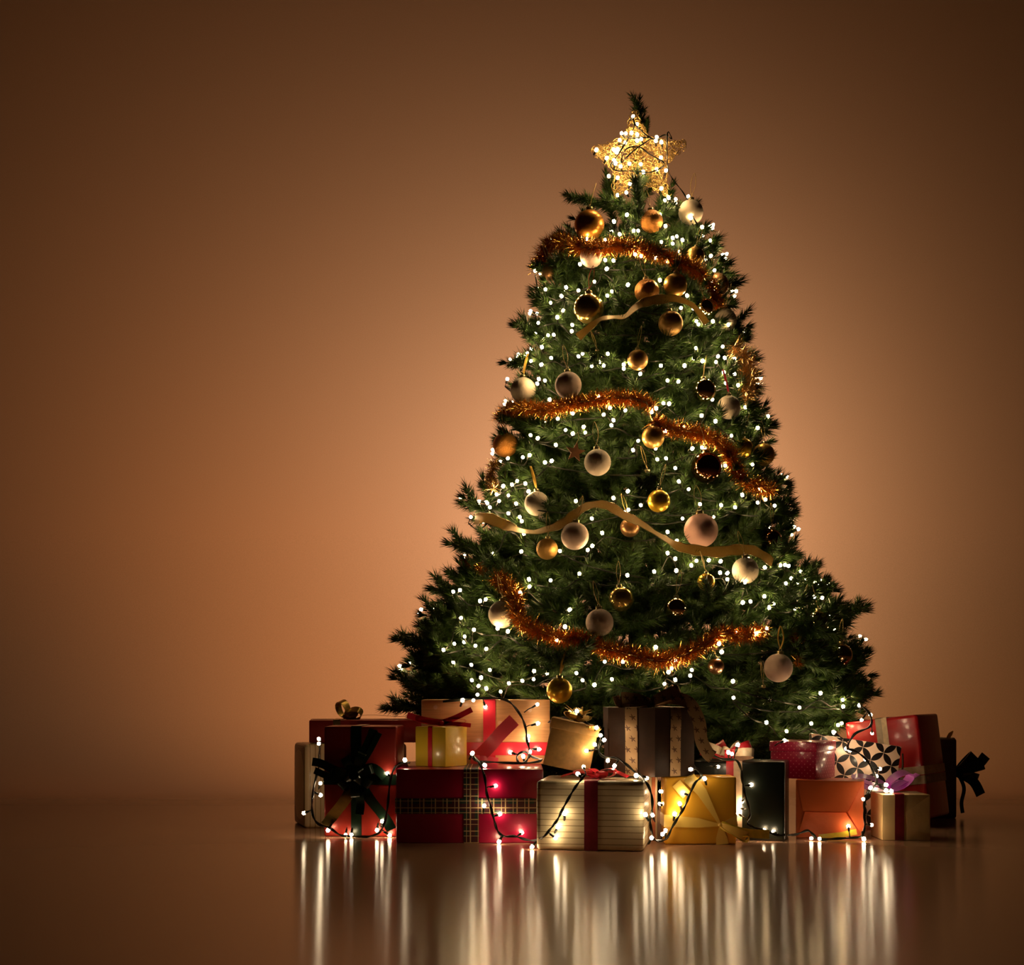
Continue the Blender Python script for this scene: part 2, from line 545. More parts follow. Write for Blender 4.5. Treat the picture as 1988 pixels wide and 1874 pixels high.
# ------------------------------------------------------------------ fairy light strings
def ico(mat):
    import bmesh
    bm = bmesh.new(); bmesh.ops.create_icosphere(bm, subdivisions=1, radius=.0058)
    for v in bm.verts: v.co.z *= 1.25
    me = bpy.data.meshes.new('bulb'); bm.to_mesh(me); bm.free(); me.materials.append(mat)
    me.polygons.foreach_set('use_smooth', np.ones(len(me.polygons), dtype=bool))
    return me
BULB = ico(M['bulb']); GIFT_BULB = ico(M['gift_bulb'])
SV_, SF_ = tube_vf([Vector((0, 0, 0)), Vector((0, 0, .010)), Vector((0, 0, .016))], lambda t: .0030 + .0008 * t, 6)
SOCKET = mesh('socket', SV_, SF_, M['wire'], True)

def light_string(label, bulbs, path=None, group='fairy light strings', wire_r=.0013, strands=2, bulb=None):
    """bulbs: (point, point on the wire it branches from); path: the wire's run."""
    root = thing('fairy_light_string', label, 'light string', path[0], None, group)
    O = Vector(path[0])
    pts = catmull([Vector(p) - O for p in path], 5)
    V, F = [], []
    for s in range(strands):
        v, f = tube_vf(pts, wire_r, 5, len(V), (s * math.pi, wire_r * .95)); V += v; F += f
    for b, w in bulbs:
        b_, w_ = Vector(b) - O, Vector(w) - O
        d = b_ - w_
        if d.length < .012: continue
        e = b_ - d.normalized() * .016
        v, f = tube_vf([w_, (w_ + e) / 2 + Vector((0, 0, .002)), e], wire_r * .9, 4, len(V)); V += v; F += f
    link('wire', mesh('wire', V, F, M['wire'], True), root)
    for b, w in bulbs:
        b_, w_ = Vector(b) - O, Vector(w) - O
        d = (b_ - w_) if (b_ - w_).length > 1e-4 else Vector((0, 0, 1))
        q = d.to_track_quat('Z', 'Y')
        o = link('bulb', bulb or BULB, root, b_)
        o.rotation_mode = 'QUATERNION'; o.rotation_quaternion = q
        s = random.uniform(.9, 1.12); o.scale = (s, s, s)
        k = link('socket', SOCKET, o, Vector((0, 0, -.019)))
    return root

TREE_BULBS = [(1336,382),(1298,384),(1312,387),(1291,389),(1312,394),(1341,411),(1281,417),(1217,417),(1341,423),(1269,426),(1192,430),(1292,439),(1363,441),(1230,448),(1239,448),(1187,450),(1203,455),(1314,459),(1358,459),(1306,462),(1139,464),(1325,466),(1175,466),(1379,467),(1284,470),(1306,473),(1167,479),(1318,489),(1233,494),(1380,497),(1245,497),(1273,500),(1175,505),(1294,506),(1191,506),(1126,513),(1178,522),(1387,525),(1039,526),(1281,544),(1381,547),(1154,547),(1219,553),(1099,558),(1044,561),(1059,562),(1123,564),(1388,564),(1188,566),(1179,574),(1334,574),(1090,575),(1069,588),(1322,598),(1346,599),(1093,603),(1082,616),(1352,624),(1384,624),(1045,627),(1369,628),(1356,630),(1111,631),(1414,631),(1110,643),(1039,648),(1075,650),(1064,651),(1055,655),(1403,673),(1052,674),(1351,676),(1031,678),(1024,686),(1131,687),(1180,687),(1123,692),(1394,692),(1070,695),(1407,695),(1347,696),(1426,697),(990,699),(1031,701),(1364,701),(1163,703),(1390,703),(1051,708),(1211,708),(1008,709),(1172,710),(1329,710),(1283,710),(1149,711),(1211,716),(1405,723),(1243,726),(1426,726),(985,736),(1046,736),(1058,739),(1296,739),(1317,741),(1409,744),(1043,745),(1433,748),(1163,770),(1067,776),(1383,776),(1224,778),(1288,783),(1299,784),(1447,791),(1184,792),(1274,793),(1214,797),(1265,800),(1112,803),(1172,805),(1420,807),(1362,807),(1491,808),(1083,813),(1191,816),(1389,818),(1187,826),(1133,829),(1327,830),(1471,831),(1098,835),(1292,837),(1136,840),(1112,842),(1030,845),(1420,846),(1044,851),(1239,856),(1079,864),(1363,869),(1273,871),(1344,871),(1370,873),(1229,874),(1028,884),(1015,888),(1293,890),(986,890),(1276,892),(1071,895),(1058,898),(1461,902),(1408,904),(1311,909),(1440,923),(1004,934),(1318,935),(1020,939),(994,941),(1465,942),(977,944),(1473,949),(1337,950),(1026,954),(1219,954),(964,960),(1441,961),(987,962),(894,966),(1191,967),(1486,970),(1118,973),(969,973),(1471,976),(946,977),(921,977),(1002,978),(1359,979),(1400,981),(1244,981),(1504,982),(1427,985),(951,985),(1220,990),(1212,995),(987,997),(1385,1004),(1009,1004),(914,1004),(1149,1007),(1325,1007),(1013,1012),(938,1013),(988,1027),(1296,1033),(1169,1035),(1017,1036),(1314,1050),(1150,1060),(1141,1068),(1087,1070),(1012,1071),(1296,1074),(956,1075),(1311,1085),(1453,1085),(1376,1088),(1352,1089),(1399,1090),(1524,1097),(1515,1098),(1342,1098),(1531,1099),(1485,1102),(1313,1108),(1555,1110),(1270,1110),(1398,1112),(1412,1113),(1125,1114),(1218,1117),(1536,1123),(1412,1125),(1027,1125),(1564,1125),(1069,1127),(1446,1131),(1582,1132),(1526,1133),(1547,1134),(1588,1136),(1028,1139),(893,1146),(880,1149),(1010,1151),(1484,1158),(1581,1159),(1596,1161),(1564,1164),(943,1164),(932,1167),(1457,1168),(1442,1170),(1502,1172),(1553,1173),(1493,1180),(1544,1182),(1106,1184),(1611,1195),(895,1200),(1097,1217),(966,1220),(1488,1220),(920,1223),(1621,1224),(986,1226),(1430,1229),(1468,1230),(902,1236),(1081,1243),(901,1247),(882,1250),(1396,1250),(923,1254),(1273,1257),(944,1260),(861,1262),(1401,1266),(1311,1282),(1174,1285),(1209,1285),(880,1287),(915,1291),(1304,1298),(1343,1301),(951,1301),(1037,1303),(1298,1305),(1119,1307),(1062,1307),(1340,1312),(934,1316),(1036,1319),(1188,1319),(1311,1320),(916,1321),(1131,1321),(1014,1322),(1423,1323),(988,1327),(1290,1328),(1154,1330),(929,1332),(944,1337),(972,1343),(1593,1346),(927,1349),(1424,1355),(1636,1359),(1668,1369),(1637,1372),(1552,1374),(1488,1403),(1575,1405),(1634,1405),(1627,1408),(1527,1420),(1619,1423)]
STAR_BULBS = [(1229,226),(1237,241),(1207,259),(1215,259),(1226,258),(1237,261),(1203,272),(1158,291),(1214,277),(1237,273),(1245,270),(1192,291),(1199,290),(1197,296),(1178,307),(1192,311),(1195,317),(1205,323),(1222,318),(1244,319),(1249,334),(1275,329),(1293,331),(1275,266),(1273,273),(1284,276),(1283,306),(1182,342),(1199,345),(1223,357),(1216,374),(1199,379),(1284,366)]

def tree_string(label, pts, rows=42):
    pts = sorted(pts, key=lambda p: p[1])
    y0 = pts[0][1]
    bands = {}
    for p in pts: bands.setdefault(int((p[1] - y0) // rows), []).append(p)
    order = []
    for i, k in enumerate(sorted(bands)):
        order += sorted(bands[k], key=lambda p: p[0] * (1 if i % 2 == 0 else -1))
    bulbs, path = [], []
    for px, py in order:
        b = surf(px, py, .020 + random.uniform(-.008, .010))
        w = surf(px, py + 8, -.012) + Vector((random.uniform(-.012, .012), 0, random.uniform(-.012, .004)))
        if path:
            a = path[-1]; m = (a + w) / 2; dist = (a - w).length
            if dist > .10:
                nseg = int(dist / .08)
                for s in range(1, nseg + 1):
                    t = s / (nseg + 1); q = a.lerp(w, t)
                    px_, py_ = 994 + q.x * FPX / q.y, HOR + (EYE - q.z) * FPX / q.y
                    q = surf(px_, py_ + 10 * math.sin(math.pi * t), random.uniform(-.035, .018))
                    path.append(q)
        path.append(w); bulbs.append((b, w))
    return light_string(label, bulbs, path)

def pick(f): return [p for p in TREE_BULBS if f(*p)]
tree_string('fairy light string wound round the narrow treetop just below the star', pick(lambda x, y: y < 520))
tree_string('fairy light string across the upper tree around the first gold ribbon', pick(lambda x, y: 520 <= y < 690))
tree_string('fairy light string across the middle of the tree above the brown star', pick(lambda x, y: 690 <= y < 850))
tree_string('fairy light string across the middle of the tree above the long gold ribbon', pick(lambda x, y: 850 <= y < 985))
tree_string('fairy light string running below the long gold ribbon', pick(lambda x, y: 985 <= y < 1130))
tree_string('fairy light string on the lower branches above the orange wood-grain gift', pick(lambda x, y: y >= 1130 and x < 1150))
tree_string('fairy light string on the lower branches above the dark green gift', pick(lambda x, y: y >= 1130 and x >= 1150))

# a string wound round the far side of the tree, which lights the wall
bb, pp = [], []
for i in range(150):
    t = i / 149
    z = .45 + (2.0 - .45) * (1 - (1 - t) ** 1.25)
    phi = math.pi + math.sin(i * .42) * math.radians(88)
    b = tree_pt(z, phi, 1.03); w = tree_pt(z, phi, .97) + Vector((0, 0, -.01))
    bb.append((b, w)); pp.append(w)
light_string('fairy light string wound round the far side of the tree facing the wall', bb, pp)
# ------------------------------------------------------------------ star topper
STAR_Y = TREE_Y - .13
outer = [(1233, 214), (1332, 277), (1296, 378), (1192, 384), (1146, 291)]
inner = [(1258, 273), (1292, 322), (1245, 352), (1193, 331), (1207, 274)]
ring = []
for a, b in zip(outer, inner): ring += [P(a[0], a[1], STAR_Y), P(b[0], b[1], STAR_Y)]
SC0 = P(1240, 307, STAR_Y)
star = thing('star_topper', 'gold wire mesh star topper full of lights at the treetop', 'star', SC0)
rl = [p - SC0 for p in ring]
link('frame', tube('frame', [p for p in rl] + [rl[0]], .0022, M['star_wire'], 6), star)
def star_pt(sgn):
    """random point on the puffed star skin"""
    i = random.randrange(10); a, b = rl[i], rl[(i + 1) % 10]
    u, v = random.random(), random.random()
    if u + v > 1: u, v = 1 - u, 1 - v
    p = a * u + b * v
    h = .035 * (1 - u - v) ** .8
    return p + Vector((0, sgn * h, 0))
V, F = [], []
for i in range(1000):
    sgn = -1 if i % 5 else 1
    p = star_pt(sgn); r = random.uniform(.006, .014)
    n0 = Vector((random.uniform(-1, 1), random.uniform(-.4, .4), random.uniform(-1, 1))).normalized()
    n1 = n0.cross(Vector((0, 1, 0))).normalized(); a0 = random.uniform(0, 6.28); arc = random.uniform(2, 5)
    pts = [p + (n0 * math.cos(a0 + arc * k / 5) + n1 * math.sin(a0 + arc * k / 5)) * r for k in range(6)]
    v, f = tube_vf(pts, .0011, 3, len(V)); V += v; F += f
wm = link('wire_mesh', mesh('wire_mesh', V, F, M['star_wire'], True), star); wm['kind'] = 'stuff'
bs = []
for px, py in STAR_BULBS:
    y = STAR_Y - random.uniform(.028, .045)
    bs.append((P(px, py, y), P(px + random.uniform(-5, 5), py + 7, y + .012)))
order = [(1207, 262), (1222, 268), (1262, 268), (1240, 285), (1222, 300), (1206, 316), (1215, 290), (1240, 285), (1262, 300), (1290, 318), (1264, 334), (1230, 332),
         (1196, 331), (1186, 320), (1200, 300), (1230, 250), (1228, 225), (1236, 245), (1268, 270), (1290, 262), (1304, 270), (1296, 258), (1296, 322), (1304, 345), (1325, 372), (1338, 395), (1345, 420), (1358, 445), (1366, 480), (1372, 510)]
path = [P(x, y, STAR_Y - .045) if y < 340 else surf(x, y, .03) for x, y in order]
light_string('fairy light string criss-crossing the gold star and trailing down from it', bs, path)

# ------------------------------------------------------------------ tinsel garlands
def tinsel(label, pts, push=.035, rad=.044, dens=9000, mat='tinsel'):
    ctrl = [surf(x, y, push + (e[0] if e else 0)) for x, y, *e in pts]
    O = ctrl[0].copy()
    root = thing('tinsel_garland', label, 'tinsel', O, None, 'tinsel garlands')
    path = catmull([c - O for c in ctrl], 10)
    link('core', tube('core', path, .0016, M['thread'], 5), root)
    fr = frames(path)
    A = np.array([[*p] for p in path]); seg = np.linalg.norm(np.diff(A, axis=0), axis=1); L = seg.sum(); cs = np.concatenate([[0], np.cumsum(seg)])
    n = int(L * dens)
    s = RNG.uniform(0, L, n)
    i0 = np.clip(np.searchsorted(cs, s) - 1, 0, len(seg) - 1); w = ((s - cs[i0]) / seg[i0])[:, None]
    T_, N_, B_ = (np.array([[*x[k]] for x in fr]) for k in range(3))
    p = A[i0] * (1 - w) + A[i0 + 1] * w
    T, N, B = T_[i0], N_[i0], B_[i0]
    a = RNG.uniform(0, 2 * math.pi, n)[:, None]
    D = N * np.cos(a) + B * np.sin(a) + T * RNG.uniform(-.7, .7, n)[:, None]
    D /= np.linalg.norm(D, axis=1)[:, None]
    l = (rad * RNG.uniform(.6, 1.08, n))[:, None]
    S = np.cross(D, RNG.normal(size=(n, 3))); S /= np.linalg.norm(S, axis=1)[:, None]
    hw = .0008
    bend = RNG.normal(size=(n, 3)) * .18
    mid = p + D * l * .5; tip = mid + (D + bend) * l * .5
    V = np.stack([p - S * hw, p + S * hw, mid - S * hw, mid + S * hw, tip], 1).reshape(-1, 3)
    o = (np.arange(n) * 5)[:, None]
    F = np.concatenate([np.concatenate([o, o + 1, o + 3], 1), np.concatenate([o, o + 3, o + 2], 1), np.concatenate([o + 2, o + 3, o + 4], 1)])
    b = link('bristles', mesh('bristles', V, F, M[mat]), root); b['kind'] = 'stuff'
tinsel('copper tinsel swag around the treetop under the round copper bauble', [(1046, 522), (1056, 485), (1080, 468), (1120, 478), (1165, 482), (1205, 476), (1262, 490), (1310, 505), (1350, 522), (1368, 540)])
tinsel('short copper tinsel end hanging down the slim upper tree edge behind clear baubles', [(1378, 545), (1388, 570), (1396, 598)], rad=.034)
tinsel('pale gold tinsel draped down the tree edge beside the mirror bauble', [(1424, 672), (1450, 700), (1456, 735), (1448, 775)], rad=.052, mat='pale_tinsel', dens=7000)
tinsel('copper tinsel swag starting at the tree edge below two cream baubles', [(968, 818), (985, 798), (1020, 792), (1060, 796), (1105, 785), (1150, 778), (1200, 772), (1245, 778), (1268, 792)], rad=.040)
tinsel('bright copper tinsel swag running down to the pair of gold baubles', [(1268, 818), (1295, 832), (1340, 838), (1380, 850), (1412, 872), (1425, 905), (1440, 930), (1470, 945), (1500, 952)], rad=.043)
tinsel('wispy gold tinsel at the tree edge under the patterned copper bauble', [(962, 895), (952, 922), (958, 950)], rad=.032, mat='pale_tinsel', dens=6000)
tinsel('long copper tinsel swag looping low across the front of the tree', [(962, 1122), (985, 1138), (1000, 1158), (1000, 1185), (1015, 1210), (1050, 1228), (1090, 1240), (1130, 1240), (1170, 1258), (1225, 1272), (1280, 1283), (1325, 1272), (1352, 1262)], rad=.045)
tinsel('copper tinsel piece rising between the dark hollow and the rosy bauble', [(1352, 1262), (1378, 1245), (1405, 1228), (1440, 1235), (1485, 1225)], push=.02, rad=.040)
tinsel('dim brown tinsel behind the rosy cream bauble on its gold loop', [(1535, 1225), (1550, 1258), (1548, 1295)], push=-.01, rad=.030, dens=5000)
tinsel('dim copper tinsel at the tree edge above the lowest tiers', [(900, 1092), (925, 1098), (942, 1112)], push=-.01, rad=.028, dens=6000)

# ------------------------------------------------------------------ gold ribbon garlands
def garland(label, pts, width):
    ctrl = [surf(x, y, .055) for x, y, tw in pts]
    O = ctrl[0].copy()
    sub = 8
    path = catmull([c - O for c in ctrl], sub)
    wd, ww = [], []
    tws = [t[2] for t in pts]
    for i in range(len(path)):
        u = i / sub; tw = float(np.interp(u, range(len(tws)), tws))
        wd.append(Vector((0, math.sin(tw), math.cos(tw))))
        ww.append(width * (.92 + .08 * math.sin(i * .7)))
    root = thing('ribbon_garland', label, 'ribbon', O, None, 'gold ribbon garlands')
    r = link('ribbon', strip('ribbon', path, wd, ww, M['gold_ribbon'], .0008), root)
    for sgn in (-1, 1):
        edge = []
        for i, p in enumerate(path):
            t = (path[min(i + 1, len(path) - 1)] - path[max(i - 1, 0)]).normalized(); w = wd[i] - t * wd[i].dot(t); w.normalize()
            edge.append(p + w * sgn * ww[i] / 2)
        link('hem', tube('hem', edge, .0011, M['thread'], 5), r)
garland('gold ribbon curling across the upper tree under the brown bauble', [(1122, 655, .3), (1142, 638, .5), (1165, 620, .9), (1190, 616, 1.0), (1214, 614, .9), (1234, 597, .7), (1256, 586, .3), (1284, 581, .2), (1312, 580, .6), (1340, 590, .7), (1358, 608, .4), (1372, 628, .2)], .033)
garland('long gold ribbon waving across the middle of the tree', [(922, 1008, .2), (945, 1006, .2), (972, 1016, .4), (1000, 1028, 1.1), (1030, 1033, 1.2), (1060, 1028, .9), (1088, 1018, .5), (1112, 1002, .3), (1135, 985, .7), (1160, 979, .8), (1185, 984, .5), (1210, 1000, .6), (1240, 1014, .7), (1268, 1032, 1.0), (1295, 1048, .9), (1320, 1062, .5), (1350, 1068, .3), (1390, 1072, .3), (1425, 1068, .3), (1458, 1068, .3), (1480, 1078, .3), (1500, 1092, .2)], .036)

# ------------------------------------------------------------------ baubles
def sphere_mesh(mat, seg=40, rings=24):
    V, F = [(0, 0, 1)], []
    for i in range(1, rings):
        a = math.pi * i / rings
        for k in range(seg):
            b = 2 * math.pi * k / seg
            V.append((math.sin(a) * math.cos(b), math.sin(a) * math.sin(b), math.cos(a)))
    V.append((0, 0, -1))
    for k in range(seg): F.append((0, 1 + k, 1 + (k + 1) % seg))
    for i in range(rings - 2):
        for k in range(seg):
            a, b = 1 + i * seg + k, 1 + i * seg + (k + 1) % seg
            F.append((a, a + seg, b + seg, b))
    e = len(V) - 1
    for k in range(seg): F.append((e, 1 + (rings - 2) * seg + (k + 1) % seg, 1 + (rings - 2) * seg + k))
    return mesh('ball', V, F, mat, True)
BALLS = {}
cv, cf = tube_vf([Vector((0, 0, .93)), Vector((0, 0, 1.0)), Vector((0, 0, 1.16)), Vector((0, 0, 1.18))], lambda t: .24 if t < .9 else .20, 14)
CAP = mesh('cap', cv, cf, M['cap'], True)
lv, lf = tube_vf([Vector((math.cos(a) * .10, 0, 1.26 + math.sin(a) * .10)) for a in [2 * math.pi * i / 12 for i in range(13)]], .022, 5)
RINGM = mesh('ring', lv, lf, M['cap'], True)
studv, studf = tube_vf([Vector((0, 0, .96)), Vector((0, 0, 1.03)), Vector((0, 0, 1.05))], lambda t: .05 * (1 - .5 * t), 6)
STUD = mesh('stud', studv, studf, M['glass'], True)

def bauble(px, py, rpx, kind, label, push=.02, loop='thread', studs=False):
    c = surf(px, py, push)
    r = rpx * c.y / FPX
    root = thing('bauble', label, 'bauble', c, (0, random.uniform(-.18, .18), random.uniform(0, 6)), 'baubles on the tree')
    if kind not in BALLS: BALLS[kind] = sphere_mesh(M[kind])
    ball = link('ball', BALLS[kind], root); ball.scale = (r, r, r)
    cap = link('cap', CAP, root); cap.scale = (r, r, r)
    rg = link('ring', RINGM, cap)
    hl = min(.07, r * 2.2)
    pts = [Vector((0, .002, r * 1.3)), Vector((r * .22, .008, r * 1.3 + hl * .5)), Vector((r * .05, .02, r * 1.3 + hl)), Vector((-r * .2, .012, r * 1.3 + hl * .5)), Vector((0, .002, r * 1.3))]
    if loop == 'thread' or loop == 'red_thread':
        link('hanging_loop', tube('hanging_loop', catmull(pts, 5), .0009, M[loop], 4), root)
    else:
        link('hanging_loop', strip('hanging_loop', catmull(pts, 5), Vector((.3, 1, 0)), .006, M[loop], .0006), root)
    if studs:
        for k in range(14):
            a = math.acos(1 - 2 * (k + .5) / 14); b = k * 2.4
            d = Vector((math.sin(a) * math.cos(b), math.sin(a) * math.sin(b), math.cos(a)))
            if d.z > .85: continue
            s = link('stud', STUD, ball); s.rotation_mode = 'QUATERNION'; s.rotation_quaternion = d.to_track_quat('Z', 'Y')
    return root

for row in [
    (1144, 437, 29, 'copper', 'large round copper bauble on the slim treetop above the tinsel'),
    (1265, 430, 22, 'patterned_copper', 'small shiny copper bauble directly below the star', .01),
    (1341, 412, 24, 'cream', 'cream frosted bauble beside the trailing wire below the star', .0, 'thread', True),
    (1148, 498, 22, 'rosy_cream', 'pale bauble half tucked into the topmost tinsel swag', -.005),
    (1350, 497, 18, 'satin_gold', 'small gold bauble hanging into the end of the topmost tinsel', .02),
    (1068, 528, 17, 'bronze', 'dim bronze bauble under the topmost tinsel at the tree edge', -.02),
    (1143, 599, 29, 'shiny_gold', 'large shiny greenish gold bauble on a red thread', .03, 'red_thread'),
    (1256, 566, 24, 'patterned_copper', 'brown copper bauble resting on the upper gold ribbon', .02),
    (1311, 554, 23, 'satin_gold', 'satin gold bauble just above the upper gold ribbon', .03),
    (1302, 628, 24, 'matte_gold', 'matte gold bauble hanging below the upper gold ribbon', .03),
    (1392, 553, 23, 'bronze', 'brownish bauble jutting out at the upper tree edge', -.03),
    (1369, 597, 17, 'mirror', 'small mirrored bauble near the end of the upper gold ribbon', .02),
    (1408, 622, 22, 'cream', 'pale cream bauble at the tree edge below the brownish bauble', -.02, 'thread', True),
    (1238, 699, 20, 'matte_gold', 'bronze gold bauble alone in the middle of the upper tree', .03),
    (1160, 698, 16, 'glass', 'small clear glass bauble glinting among lights in the upper tree', .0),
    (1016, 758, 25, 'cream', 'cream frosted bauble at the tree edge resting on copper tinsel', .02, 'yellow_ribbon', True),
    (1103, 748, 26, 'rosy_cream', 'rosy frosted bauble with studs resting on copper tinsel', .03, 'thread', True),
    (1367, 758, 23, 'mirror', 'mirrored gold bauble reflecting a ring of lights above a cream bauble', .025),
    (1415, 791, 23, 'cream', 'cream frosted bauble with a pink hanging ribbon', .02, 'pink_ribbon', True),
    (1268, 849, 22, 'satin_gold', 'gold bauble at the start of the bright copper tinsel', .03),
    (1443, 870, 19, 'yellow_gold', 'smaller gold bauble of the pair, tucked behind the other', .0),
    (1482, 883, 22, 'satin_gold', 'gold bauble of the pair standing out at the tree edge', .01),
    (981, 864, 24, 'patterned_copper', 'copper bauble with swirl pattern at the tree edge', .0),
    (1160, 898, 26, 'cream', 'cream frosted bauble hanging beside the small brown star', .04, 'thread', True),
    (1371, 908, 30, 'brown_mirror', 'large dark brown mirrored bauble under the bright tinsel', .02),
    (1279, 973, 22, 'yellow_gold', 'glossy yellow gold bauble in front of a dark glass bauble', .035),
    (1258, 943, 26, 'glass', 'dim glass bauble behind the glossy yellow gold bauble', -.03),
    (1042, 978, 24, 'cream', 'cream bauble on a yellow ribbon half hidden by needles', -.01, 'yellow_ribbon'),
    (1361, 1030, 33, 'pink_glitter', 'largest bauble, pink glitter, resting on the long gold ribbon', .03),
    (1116, 1041, 27, 'rosy_cream', 'rosy cream frosted bauble just under the crest of the long gold ribbon', .045, 'thread', True),
    (1223, 1024, 19, 'bronze', 'small bronze bauble behind the long gold ribbon', .0),
    (1062, 1066, 21, 'glitter_gold', 'glittery gold bauble below the long gold ribbon dip', .03),
    (1447, 1108, 26, 'cream', 'brightly lit cream bauble under the end of the long gold ribbon', .03, 'thread', True),
    (1371, 1130, 17, 'yellow_gold', 'small bright gold bauble above the dark hollow', .01),
    (1206, 1163, 24, 'shiny_gold', 'brass gold bauble at the edge of the dark hollow', .02),
    (1312, 1182, 22, 'mirror', 'dark mirrored bauble hanging inside the dark hollow', -.02),
    (1164, 1209, 27, 'rosy_cream', 'shaded brownish frosted bauble above the long low tinsel', .03, 'thread', True),
    (975, 1193, 27, 'cream', 'bright cream bauble behind the top of the long low tinsel', .0),
    (1086, 1341, 25, 'yellow_gold', 'yellow gold bauble hanging lowest, over the orange wood-grain gift', .13, 'yellow_ribbon'),
    (1390, 1294, 16, 'pink_copper', 'small pink copper bauble below the copper tinsel', .01),
    (1511, 1297, 28, 'rosy_cream', 'rosy cream frosted bauble hanging on a gold ribbon loop', .035, 'yellow_ribbon', True),
    (1588, 1208, 22, 'mirror', 'mirrored gold bauble among lights on the widest tier', .01),
    (1633, 1272, 22, 'mirror', 'mirrored bauble at the tree edge just above the lowest tip', -.02),
    (1480, 1353, 19, 'glass', 'small dark glass bauble deep in the lowest branches', .0),
    (1557, 1184, 14, 'cream', 'tiny pale bauble half hidden next to a mirrored bauble', -.02),
    (1497, 1048, 21, 'brown_mirror', 'dark purplish brown bauble above the end of the long gold ribbon', -.02),
]:
    bauble(*row)

# small brown star ornament
c = surf(1117, 878, .02)
so = thing('star_ornament', 'small brown glitter star hanging among the needles', 'star', c, (.1, .15, .2))
r = 20 * c.y / FPX
poly = [(math.sin(i * math.pi / 5) * r * (1 if i % 2 == 0 else .42), math.cos(i * math.pi / 5) * r * (1 if i % 2 == 0 else .42)) for i in range(10)]
link('body', prism('body', poly, -.003, .003, M['star_brown']), so)
link('hanging_loop', tube('hanging_loop', catmull([(0, 0, r), (.004, .004, r + .015), (0, .008, r + .03)], 4), .0009, M['thread'], 4), so)
# ------------------------------------------------------------------ gift materials
def lines(n, coord, freq, width):
    f = n.math('FRACT', n.math('MULTIPLY', coord, freq))
    return n.math('LESS_THAN', f, width)
# cream paper with fine printed lines
n = paper('cream_pinstripe_paper', (1, 1, 1), .4, .1)
x, y, z = n.xyz(); ln = n.math('MAXIMUM', lines(n, x, 62, .13), 0)
n.set(color=n.mix(ln, (.80, .62, .34), (.34, .20, .07))); M['pinstripe'] = n.m
n = paper('cream_lined_paper', (1, 1, 1), .35, .2)
x, y, z = n.xyz(); ln = lines(n, z, 62, .12)
n.set(color=n.mix(ln, (.82, .68, .42), (.36, .24, .10))); M['lined'] = n.m
n = paper('sparkling_red_paper', (.34, .022, .012), .38, .2, .15); n.set(metal=.25); M['dark_red'] = n.m
M['crimson'] = paper('crimson_paper', (.36, .004, .045), .32, .3, .12).m
# plaid ribbon
n = NT('plaid_ribbon')
x, y, z = n.xyz()
gold = n.math('MAXIMUM', n.math('MAXIMUM', lines(n, x, 31, .10), lines(n, n.math('ADD', x, .010), 31, .05)),
              n.math('MAXIMUM', lines(n, z, 31, .08), lines(n, n.math('ADD', z, .013), 31, .05)))
wide = n.math('MAXIMUM', lines(n, n.math('ADD', x, .004), 22, .4), lines(n, z, 22, .4))
n.set(color=n.mix(gold, n.mix(wide, (.012, .030, .020), (.06, .008, .012)), (.58, .40, .19)), rough=.55); M['plaid'] = n.m
M['yellow_paper'] = paper('yellow_paper', (.90, .60, .04), .35, .3, .2).m
M['red_satin'] = plain('red_satin_ribbon', (.70, .025, .04), .35)
M['dark_red_satin'] = plain('dark_red_satin_ribbon', (.22, .012, .025), .4)
# wood-toned dotted paper
n = paper('wood_grain_dotted_paper', (1, 1, 1), .38, .2, .06)
mp = n.node('ShaderNodeMapping'); mp.inputs['Scale'].default_value = (4, 4, 60); n.t.links.new(n.coords(), mp.inputs[0])
gr = n.noise(3.0, 4, .6, vec=mp.outputs[0])
vo = n.node('ShaderNodeTexVoronoi'); vo.inputs['Scale'].default_value = 27; vo.inputs['Randomness'].default_value = .55
n.t.links.new(n.coords(), vo.inputs['Vector'])
dots = n.math('LESS_THAN', vo.outputs['Distance'], .20)
n.set(color=n.mix(n.math('MULTIPLY', dots, .5), n.mix(n.ramp(gr, .3, .7), (.70, .34, .14), (.86, .46, .20)), (.95, .70, .50))); M['wood_paper'] = n.m
n = NT('red_gloss_ribbon'); n.set(color=(.80, .035, .06), rough=.25); M['red_gloss'] = n.m
n = NT('pink_gloss_ribbon'); n.set(color=(.90, .10, .14), rough=.28, sheen=.2); M['pink_gloss'] = n.m
M['tan_card'] = plain('tan_card', (.66, .38, .12), .5)
M['gold_foil'] = plain('gold_foil_ribbon', (.88, .60, .18), .25, .35)
M['dark_gold_foil'] = plain('dark_gold_foil_ribbon', (.42, .26, .06), .22, .8)
M['brown_card'] = plain('brown_card', (.040, .016, .007), .55, spec=.25)
# bronze ribbon printed with stars
n = NT('bronze_star_ribbon')
x, y, z = n.xyz('UV') if False else n.xyz()
def cellv(c, k): return n.math('SUBTRACT', n.math('FRACT', n.math('MULTIPLY', c, k)), .5)
u_, v_ = cellv(n.math('ADD', n.math('MULTIPLY', x, 1.15), n.math('MULTIPLY', z, .5)), 34), cellv(z, 34)
ang = n.math('ARCTAN2', u_, v_); rad = n.math('SQRT', n.math('ADD', n.math('MULTIPLY', u_, u_), n.math('MULTIPLY', v_, v_)))
tri = n.math('ABSOLUTE', n.math('SUBTRACT', n.math('FRACT', n.math('MULTIPLY', ang, 5 / (2 * math.pi))), .5))
lim = n.math('ADD', .11, n.math('MULTIPLY', n.math('POWER', n.math('MULTIPLY', tri, 2), 1.6), .24))
st = n.math('LESS_THAN', rad, lim)
n.set(color=n.mix(st, (.46, .28, .13), (.13, .06, .028)), rough=.42, metal=.3); M['star_ribbon'] = n.m
M['amber_paper'] = paper('amber_yellow_paper', (.84, .43, .03), .35, .3, .15).m
